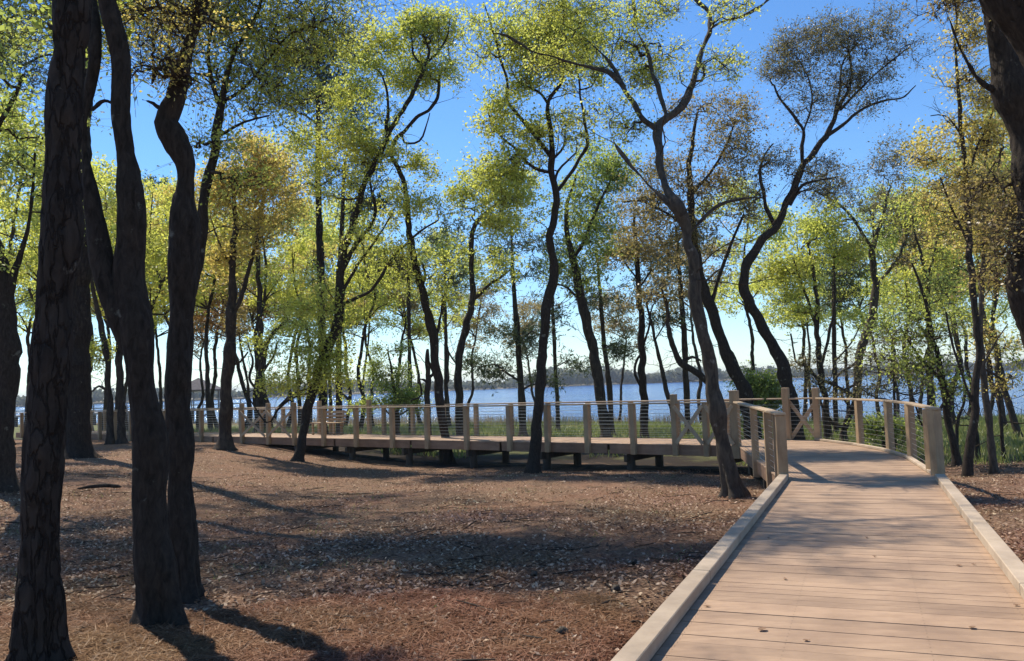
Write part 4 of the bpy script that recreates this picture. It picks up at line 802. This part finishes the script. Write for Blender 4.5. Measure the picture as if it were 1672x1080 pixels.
T('sapling', 'thin straight stem between the two slim right trunks, leaning left', 'sapling', 21,
  [[(1598, 742, 7), (1594, 710, 7), (1590, 690, 6), (1585, 660, 5), (1575, 620, 4), (1560, 580, 3), (1552, 540, 2)]],
  [(1555, 530, 25, 25, 8)], 'green', 'oak_bark', seed=38, per=50)
T('sapling', 'crooked thin stem left of the tall yellow-green tree at right', 'sapling', 23,
  [[(1563, 735, 6), (1562, 710, 6), (1564, 685, 6), (1572, 665, 5), (1576, 640, 5), (1572, 600, 4), (1560, 560, 3), (1548, 500, 2)]],
  [(1545, 480, 25, 35, 10)], 'spring', 'oak_bark', seed=39, per=50)
T('oak_tree', 'dark leaning tree right behind the end post of the right railing', 'oak tree', 19.5,
  [[(1560, 745, 13), (1552, 715, 13), (1545, 685, 13), (1541, 650, 13), (1535, 620, 12), (1528, 580, 10), (1520, 540, 9), (1512, 500, 7), (1500, 460, 5), (1490, 430, 3)],
   [(1535, 620, 6), (1505, 590, 5), (1485, 560, 4), (1470, 535, 3)], [(1540, 660, 5), (1510, 700, 4), (1490, 650, 3)]],
  [(1500, 590, 50, 30, 26), (1480, 530, 40, 34, 22), (1530, 560, 34, 34, 18), (1560, 620, 30, 22, 10)], 'green', 'oak_bark', seed=40, per=60, leaf=(.07, .045))
T('young_tree', 'slim upright tree with light green leaves behind the right railing posts', 'tree', 27,
  [[(1517, 735, 9), (1517, 680, 9), (1518, 620, 9), (1517, 560, 8), (1516, 500, 8), (1513, 450, 7), (1505, 415, 5), (1495, 385, 4), (1490, 350, 2)],
   [(1514, 455, 5), (1525, 420, 4), (1530, 385, 3)], [(1517, 560, 4), (1495, 520, 3), (1475, 495, 2)]],
  [(1500, 350, 40, 40, 26), (1535, 420, 36, 45, 22), (1480, 480, 40, 34, 20), (1540, 500, 30, 34, 14)], 'spring', 'far_bark', seed=41, per=90)
# ------------------------------------------------------------------ behind the left and central boardwalk
T('maple_tree', 'dark trunk at left touching the boardwalk, orange and yellow young leaves above', 'maple tree', None,
  [[(367, 735, 26), (368, 690, 23), (369, 640, 22), (372, 590, 21), (374, 540, 19), (377, 500, 17), (379, 460, 14), (381, 410, 11), (384, 360, 9), (382, 310, 6), (380, 270, 4)],
   [(376, 520, 10), (392, 490, 9), (402, 460, 8), (409, 430, 7), (418, 395, 5)], [(374, 600, 4), (392, 590, 4), (405, 575, 3)], [(380, 440, 5), (360, 400, 4), (345, 360, 3)]],
  [(400, 290, 55, 55, 60), (445, 330, 45, 45, 36), (350, 340, 40, 50, 36), (390, 400, 55, 35, 26), (440, 260, 40, 30, 22), (345, 430, 40, 40, 18)], 'yellow', 'far_bark', seed=51, per=80, leaf=(.11, .065), sides=14)
T('pine_tree', 'tall straight pine left of centre behind the boardwalk, grey-green clumps on top', 'pine tree', 38,
  [[(527, 690, 15), (527, 640, 15), (526, 560, 14), (524, 480, 14), (522, 400, 13), (520, 300, 11), (520, 200, 10), (520, 120, 7), (522, 60, 4)],
   [(520, 205, 5), (500, 190, 4), (475, 180, 3)], [(521, 305, 4), (545, 290, 3), (565, 280, 2)], [(520, 310, 4), (505, 300, 3), (492, 302, 2)], [(520, 190, 4), (550, 170, 3), (575, 165, 2)]],
  [(540, 95, 60, 50, 44), (480, 90, 60, 50, 40), (520, 150, 60, 30, 26), (460, 160, 40, 30, 16), (590, 170, 40, 34, 24), (555, 290, 25, 14, 6)], 'needle', 'pine_bark', seed=52, per=100, needle=True, leaf=(.26, .05), spread=.6)
T('pine_tree', 'straight dark trunk next right of the tall pine, behind the boardwalk', 'pine tree', 36,
  [[(554, 690, 12), (553, 640, 12), (553, 580, 11), (554, 500, 10), (556, 420, 9), (560, 330, 7), (563, 260, 4)],
   [(553, 640, 5), (570, 655, 5), (585, 690, 4)]],
  [(565, 240, 45, 45, 30), (590, 330, 40, 30, 14)], 'needle', 'far_bark', seed=53, per=100, needle=True, leaf=(.26, .05), spread=.6)
T('maple_tree', 'thin upright trunk left of the tall pine with golden leaves', 'maple tree', 42,
  [[(430, 700, 11), (429, 640, 10), (426, 560, 10), (423, 480, 9), (420, 400, 8), (426, 350, 7), (434, 310, 6), (440, 260, 3)],
   [(430, 640, 6), (420, 600, 4), (415, 570, 3)], [(422, 400, 4), (450, 370, 3), (470, 350, 2)]],
  [(450, 280, 50, 40, 44), (480, 350, 34, 40, 26), (430, 240, 40, 34, 24), (400, 370, 34, 30, 14)], 'yellow', 'far_bark', seed=54, per=110, leaf=(.13, .075))
T('oak_tree', 'bare-limbed crooked tree at left seen against the bright lake sky', 'oak tree', 40,
  [[(422, 700, 14), (426, 660, 13), (424, 625, 12), (430, 590, 10), (436, 560, 8), (450, 540, 6), (470, 520, 4)],
   [(424, 640, 6), (408, 620, 5), (412, 590, 4), (405, 560, 3)], [(428, 610, 5), (445, 585, 4), (452, 560, 3)], [(448, 690, 6), (455, 665, 5), (480, 645, 5), (510, 632, 4)]],
  [(470, 530, 34, 34, 20), (400, 560, 25, 25, 8), (440, 560, 30, 25, 12), (475, 630, 30, 15, 8)], 'spring', 'far_bark', seed=55, per=60, leaf=(.12, .07))
T('dead_snag', 'dark broken-topped snag close left of the S-curved tree', 'dead tree', 31,
  [[(700, 712, 13), (699, 680, 12), (698, 640, 11), (697, 600, 9), (697, 580, 7), (698, 571, 4)], [(699, 625, 6), (685, 620, 4), (688, 645, 4), (670, 655, 3)], [(699, 618, 6), (708, 605, 6), (712, 590, 5)]],
  [], 'spring', 'far_bark', seed=56)
T('pine_tree', 'thin straight pine right of the S-curved tree beyond the boardwalk', 'pine tree', 48,
  [[(729, 705, 7), (728, 640, 7), (728, 560, 6), (727, 480, 5), (727, 400, 3)]],
  [(727, 400, 34, 45, 26), (735, 470, 30, 20, 10)], 'needle', 'far_bark', seed=57, per=90, needle=True, leaf=(.3, .06), spread=.6)
T('pine_tree', 'thin straight pine left of the S-curved tree beyond the boardwalk', 'pine tree', 46,
  [[(671, 705, 8), (670, 640, 8), (668, 560, 7), (667, 480, 6), (665, 400, 4)]],
  [(664, 420, 30, 35, 16), (640, 440, 30, 25, 12)], 'needle', 'far_bark', seed=58, per=90, needle=True, leaf=(.3, .06), spread=.6)
T('oak_tree', 'bent tree behind the boardwalk with a hooked top limb, right of the S-curved tree', 'oak tree', 34,
  [[(751, 700, 15), (750, 660, 15), (749, 620, 15), (750, 590, 14), (755, 560, 14), (763, 530, 13), (769, 500, 12), (772, 475, 11), (771, 440, 10), (770, 405, 9), (773, 378, 9), (783, 358, 8), (797, 345, 7), (813, 333, 6), (828, 320, 3)],
   [(772, 490, 7), (786, 478, 6), (800, 464, 5), (815, 455, 4), (835, 440, 3)], [(750, 600, 4), (735, 580, 3), (725, 550, 2)]],
  [(790, 310, 50, 34, 40), (830, 300, 34, 30, 20), (760, 330, 34, 30, 18), (815, 380, 38, 34, 26), (830, 440, 34, 25, 16), (750, 410, 28, 34, 14)], 'spring', 'far_bark', seed=59, per=110, leaf=(.11, .065))
T('pine_tree', 'dark pine with low drooping branches between the bent tree and the central oak', 'pine tree', 41,
  [[(854, 705, 14), (852, 660, 13), (849, 610, 12), (846, 560, 11), (842, 510, 10), (838, 460, 8), (836, 410, 5), (835, 370, 3)],
   [(848, 622, 5), (828, 610, 4), (808, 596, 3), (780, 600, 2)], [(848, 640, 4), (870, 628, 3), (890, 630, 2)], [(845, 560, 4), (870, 540, 3)]],
  [(795, 608, 36, 22, 22), (835, 420, 40, 50, 34), (870, 560, 26, 30, 14), (820, 540, 30, 20, 12), (885, 620, 22, 16, 8)], 'needle', 'far_bark', seed=60, per=85, needle=True, leaf=(.26, .05), spread=.55)
T('pine_tree', 'thin pine close right of the central oak trunk', 'pine tree', 46,
  [[(911, 705, 8), (910, 650, 8), (907, 600, 7), (904, 540, 7), (902, 480, 5), (900, 420, 3)], [(906, 600, 3), (925, 590, 2)]],
  [(905, 440, 30, 40, 20), (925, 595, 22, 20, 8), (905, 520, 25, 15, 8)], 'needle', 'far_bark', seed=61, per=80, needle=True, leaf=(.3, .055), spread=.5)
T('pine_tree', 'straight slightly leaning pine right of the dense green crown', 'pine tree', 40,
  [[(999, 705, 10), (996, 650, 10), (992, 610, 9), (987, 565, 9), (983, 520, 8), (979, 470, 6), (975, 420, 4)], [(988, 570, 3), (1005, 560, 2), (1020, 565, 2)]],
  [(1010, 570, 30, 18, 12), (980, 480, 34, 25, 18), (975, 400, 36, 40, 22)], 'needle', 'far_bark', seed=62, per=85, needle=True, leaf=(.28, .05), spread=.55)
T('pine_tree', 'reddish pine trunk left of the tall crossed-brace post', 'pine tree', 35,
  [[(1052, 702, 15), (1052, 650, 14), (1049, 600, 14), (1048, 550, 13), (1045, 500, 12), (1042, 450, 10), (1038, 400, 8), (1036, 350, 5)],
   [(1052, 640, 6), (1040, 618, 6), (1038, 595, 5), (1050, 570, 5), (1058, 540, 4), (1065, 500, 3), (1085, 480, 2)], [(1044, 470, 4), (1065, 440, 3)], [(1043, 460, 4), (1020, 430, 3)]],
  [(1035, 390, 50, 45, 36), (1070, 440, 34, 25, 14), (1015, 430, 30, 25, 14), (1075, 490, 25, 20, 8)], 'brown', 'pine_bark', seed=63, per=90, leaf=(.12, .06))
T('oak_tree', 'thin leaning tree between the reddish pine and the mottled grey trunk', 'oak tree', 33,
  [[(1104, 700, 9), (1095, 660, 8), (1086, 625, 8), (1078, 590, 7), (1070, 555, 6), (1062, 520, 5), (1055, 490, 4)], [(1070, 555, 3), (1090, 520, 3)]],
  [(1060, 480, 34, 30, 14)], 'brown', 'far_bark', seed=64, per=60, leaf=(.11, .06))
T('pine_tree', 'straight pine just left of the mottled grey trunk', 'pine tree', 37,
  [[(1123, 700, 11), (1121, 650, 11), (1119, 600, 10), (1117, 550, 10), (1113, 490, 9), (1108, 430, 7), (1103, 370, 5)]],
  [(1105, 420, 45, 40, 24), (1090, 520, 30, 20, 8)], 'needle', 'far_bark', seed=65, per=85, needle=True, leaf=(.28, .05), spread=.55)
T('oak_tree', 'curving dark branchy tree passing behind the mottled grey trunk', 'oak tree', 29,
  [[(1178, 705, 14), (1170, 665, 14), (1160, 635, 13), (1146, 618, 13), (1130, 602, 13), (1112, 592, 12), (1100, 570, 11), (1092, 540, 9), (1090, 505, 6), (1080, 470, 4)],
   [(1112, 592, 6), (1130, 582, 5), (1145, 590, 4)]],
  [(1080, 470, 30, 30, 12)], 'brown', 'far_bark', seed=66, per=60, leaf=(.1, .06))
T('oak_tree', 'multi-stemmed tree behind the left end of the right railing, light green top', 'oak tree', 30,
  [[(1352, 700, 12), (1347, 650, 12), (1340, 610, 11), (1336, 560, 10), (1334, 520, 9), (1330, 470, 7), (1325, 430, 5), (1318, 395, 3)],
   [(1340, 600, 6), (1352, 560, 6), (1360, 510, 5), (1363, 460, 4), (1362, 420, 3)], [(1335, 540, 6), (1322, 500, 5), (1308, 460, 4), (1295, 420, 3)], [(1346, 640, 5), (1322, 600, 5), (1300, 590, 4), (1290, 545, 3)]],
  [(1280, 440, 45, 35, 36), (1330, 400, 40, 34, 24), (1370, 410, 34, 40, 24), (1310, 490, 40, 25, 14), (1355, 350, 30, 30, 14)], 'spring', 'far_bark', seed=67, per=105, leaf=(.1, .06))
T('pine_tree', 'slim straight pine between the multi-stemmed tree and the forked grey tree', 'pine tree', 34,
  [[(1365, 700, 9), (1364, 650, 9), (1363, 600, 8), (1362, 540, 8), (1361, 480, 6), (1360, 430, 4)], [(1364, 590, 3), (1390, 560, 3), (1405, 530, 2)]],
  [(1365, 440, 34, 34, 18), (1380, 500, 30, 20, 10)], 'needle', 'far_bark', seed=68, per=85, needle=True, leaf=(.25, .045), spread=.5)
T('oak_tree', 'short crooked tree with a horizontal limb over water, right of the tall post', 'oak tree', 29,
  [[(1378, 712, 12), (1384, 690, 12), (1392, 670, 11), (1396, 650, 9), (1385, 640, 8), (1372, 636, 7), (1350, 625, 6), (1330, 615, 4)], [(1392, 668, 6), (1380, 655, 5), (1375, 640, 5), (1395, 628, 4)], [(1384, 700, 8), (1360, 690, 7), (1345, 668, 5), (1335, 640, 3)]],
  [(1330, 640, 28, 20, 10), (1320, 600, 28, 22, 12)], 'olive', 'far_bark', seed=69, per=60)
T('tree', 'dark trunk left of the forked oak foot, near the pier', 'tree', 34,
  [[(180, 716, 12), (178, 670, 12), (177, 620, 11), (174, 570, 11), (166, 530, 10), (158, 500, 9), (150, 460, 6), (145, 400, 3)], [(178, 640, 6), (162, 630, 4), (150, 640, 3)]],
  [(160, 430, 50, 50, 30), (150, 580, 30, 40, 14)], 'spring', 'far_bark', seed=70, per=100, leaf=(.12, .07))
T('tree', 'straight dark trunk directly left of the big forked oak foot', 'tree', 34,
  [[(199, 716, 14), (198, 660, 13), (196, 600, 13), (196, 540, 11), (200, 470, 9), (205, 380, 6), (200, 300, 3)]],
  [(190, 330, 50, 60, 34), (240, 420, 40, 50, 24)], 'spring', 'far_bark', seed=71, per=100, leaf=(.12, .07))
T('evergreen_shrub', 'rounded yellow-green young evergreen behind the boardwalk, left of the snag', 'shrub', 33,
  [[(650, 715, 10), (650, 690, 9), (648, 660, 8), (643, 630, 6), (638, 600, 4), (634, 570, 3)], [(650, 690, 4), (630, 670, 3), (615, 650, 2)], [(650, 680, 4), (672, 665, 3), (685, 650, 2)]],
  [(635, 610, 24, 24, 26), (640, 645, 34, 26, 34), (672, 650, 24, 22, 16), (610, 655, 24, 18, 12), (640, 580, 20, 18, 10)], 'green', 'far_bark', seed=72, per=110, spread=.3, leaf=(.09, .05))
T('evergreen_shrub', 'bright green bushy shrub behind the platform between the two leaning trunks', 'shrub', 28,
  [[(1252, 708, 9), (1252, 690, 8), (1250, 660, 6), (1246, 620, 4)], [(1252, 690, 4), (1235, 660, 3), (1228, 640, 2)], [(1252, 690, 4), (1268, 665, 3), (1275, 640, 2)]],
  [(1245, 620, 22, 24, 30), (1240, 655, 28, 24, 34), (1268, 650, 20, 24, 20), (1255, 690, 30, 18, 16)], 'green', 'far_bark', seed=73, per=120, spread=.28, leaf=(.085, .05))
T('shrub', 'low leafy shrub with reddish tint behind the right railing', 'shrub', 24,
  [[(1445, 722, 7), (1446, 705, 6), (1450, 690, 4), (1452, 670, 3)], [(1445, 715, 4), (1425, 700, 3), (1415, 690, 2)], [(1446, 712, 4), (1475, 700, 3), (1490, 690, 2)]],
  [(1430, 705, 30, 14, 22), (1470, 705, 34, 16, 22), (1450, 690, 25, 12, 10)], 'green', 'far_bark', seed=74, per=70, spread=.24, leaf=(.07, .045))
T('young_tree', 'spreading small tree with thin horizontal limbs over the water behind the right railing', 'tree', 26,
  [[(1462, 715, 5), (1461, 680, 5), (1460, 640, 5), (1458, 600, 4), (1456, 560, 3)], [(1460, 655, 3), (1430, 650, 3), (1405, 635, 2)], [(1460, 640, 3), (1490, 645, 3), (1520, 630, 2)], [(1459, 610, 3), (1430, 600, 2), (1410, 595, 2)]],
  [(1430, 600, 50, 25, 26), (1490, 620, 40, 25, 24), (1440, 645, 40, 12, 14), (1450, 560, 40, 25, 18)], 'olive', 'far_bark', seed=75, per=55, spread=.3, leaf=(.075, .045))
print('hero leaves', STAT)
# ------------------------------------------------------------------ background trees: a few kinds, copied
def proto(kind, seed, h):
    rng = np.random.default_rng(seed); pts = []; x = y = 0.
    for i in range(9):
        t_ = i/8; pts.append([x, y, t_*h-(.35 if i == 0 else 0), .11*(1-t_)**.8+.02]); x += rng.normal(0, .22); y += rng.normal(0, .22)
    limbs = [pts]; cr = []
    for k in range(8):
        t_ = rng.uniform(.5, .92); i = int(t_*8); b_ = np.array(pts[i][:3]); a = rng.uniform(0, 6.28); L_ = rng.uniform(1, 2.4)
        e = b_+np.array([math.cos(a)*L_, math.sin(a)*L_, rng.uniform(.5, 1.6)]); mid = (b_+e)/2+np.array([0, 0, rng.uniform(-.3, .3)])
        limbs.append([[*b_, .05], [*mid, .035], [*e, .015]]); cr.append((*e, 1.4, 1.4, 1.0, 18))
    cr.append((pts[-1][0], pts[-1][1], h*.93, 1.5, 1.5, h*.13, 30)); cr.append((pts[6][0], pts[6][1], h*.74, 2.0, 2.0, h*.14, 44))
    if kind == 'needle':
        return grow_tree('pine_tree', limbs, [(c[0], c[1], c[2]+h*.1, c[3], c[4], .5, 12) for c in cr], M['needle'], M['far_bark'], needle=True, leaf=(.34, .07), per=70, spread=.6, seed=seed, loc=(0, 0, 0), sides=8, twigs=False)
    return grow_tree('background_tree', limbs, cr, M[kind], M['far_bark'], leaf=(.13, .075), per=55, spread=.8, seed=seed, loc=(0, 0, 0), sides=8, twigs=False)
def copy_tree(o):
    c = o.copy(); SC.collection.objects.link(c)
    for ch in list(o.children):
        k = ch.copy(); SC.collection.objects.link(k); k.parent = c
    return c
KINDS = [('spring', 101, 14, 'light green leafy tree'), ('spring', 102, 12, 'small light green tree'), ('yellow', 103, 12.5, 'golden-leaved tree'),
         ('green', 104, 13, 'mid green bushy tree'), ('brown', 105, 11, 'brownish sparse tree'), ('needle', 106, 16, 'straight dark pine'), ('orange', 107, 11, 'orange-tinted budding tree')]
PR = [None]*len(KINDS); ordn = ['leftmost', 'second', 'third', 'fourth', 'fifth', 'sixth', 'seventh', 'eighth', 'ninth', 'tenth', 'eleventh', 'twelfth', 'thirteenth', 'fourteenth', 'fifteenth', 'sixteenth', 'seventeenth', 'eighteenth', 'nineteenth', 'twentieth', 'twenty-first', 'twenty-second', 'twenty-third', 'twenty-fourth', 'twenty-fifth']
BG = [(20, 36, 0, 1.1), (60, 50, 1, 1), (95, 44, 3, 1), (150, 46, 0, 1), (165, 60, 2, 1.2), (215, 52, 0, 1.1), (250, 40, 1, 1), (262, 60, 2, 1.2), (300, 46, 0, 1), (325, 58, 4, 1.0), (345, 44, 2, 1), (395, 55, 6, 1.2), (445, 50, 4, 1), (465, 46, 1, .95), (490, 56, 3, 1.1), (505, 62, 0, 1.2),
      (585, 48, 1, 1), (610, 56, 3, 1.05), (640, 60, 4, 1.1), (690, 62, 1, 1.1), (765, 62, 4, .9), (880, 64, 4, .9), (1010, 58, 4, .9), (1150, 52, 4, 1), (1235, 40, 0, .85), (1310, 42, 1, .9),
      (1330, 52, 5, .85), (1385, 48, 3, .8), (1440, 46, 1, .85), (1485, 40, 3, .85), (1535, 42, 0, .9), (1560, 36, 4, .95), (1640, 34, 3, 1), (1665, 30, 2, .9), (1610, 45, 1, .9), (1700, 38, 0, 1.1),
      (-40, 30, 0, 1.1), (70, 38, 0, 1), (190, 42, 2, 1), (275, 50, 0, 1), (360, 56, 0, 1.1), (425, 44, 0, .95), (540, 52, 2, 1), (560, 60, 0, 1.1), (1500, 52, 2, 1), (1580, 50, 0, 1), (1465, 56, 0, 1), (735, 54, 0, 1), (-110, 40, 2, 1.2), (40, 62, 5, 1.1), (235, 62, 5, 1.1), (410, 62, 5, 1.0), (590, 66, 5, .95)]
cntk = {}
for i, (px, d, k, s) in enumerate(sorted(BG)):
    if PR[k] is None: PR[k] = o = proto(KINDS[k][0], KINDS[k][1], KINDS[k][2])
    else: o = copy_tree(PR[k])
    p = at(px, 700, d); gz = float(ground(p[0], p[1])); o.location = (p[0], p[1], gz); o.rotation_euler = (0, 0, (i*2.4) % 6.28)
    s = s*(.9+.2*((i*37) % 10)/10); o.scale = (s, s, s)
    n_ = cntk[k] = cntk.get(k, -1)+1
    where = 'behind the left boardwalk' if px < 760 else ('behind the central railing' if px < 1200 else 'behind the right railing')
    tag(o, f'{KINDS[k][3]}, {ordn[n_]} such from the left, {where}', 'pine tree' if k == 5 else 'tree', 'background trees along the shore')
print('all leaves', STAT)
# ------------------------------------------------------------------ thin air between the camera and the far shore
hz = MB().prism([(-3400, -400), (3400, -400), (3400, 4000), (-3400, 4000)], -8, 26)
m, t, b = newmat('haze_air'); t.nodes.remove(b); pv = N(t, 'ShaderNodeVolumePrincipled'); pv.inputs['Density'].default_value = .0003; pv.inputs['Color'].default_value = (.85, .92, 1, 1)
t.links.new(pv.outputs[0], t.nodes['Material Output'].inputs['Volume']); hz.make('haze', m, kind='stuff')
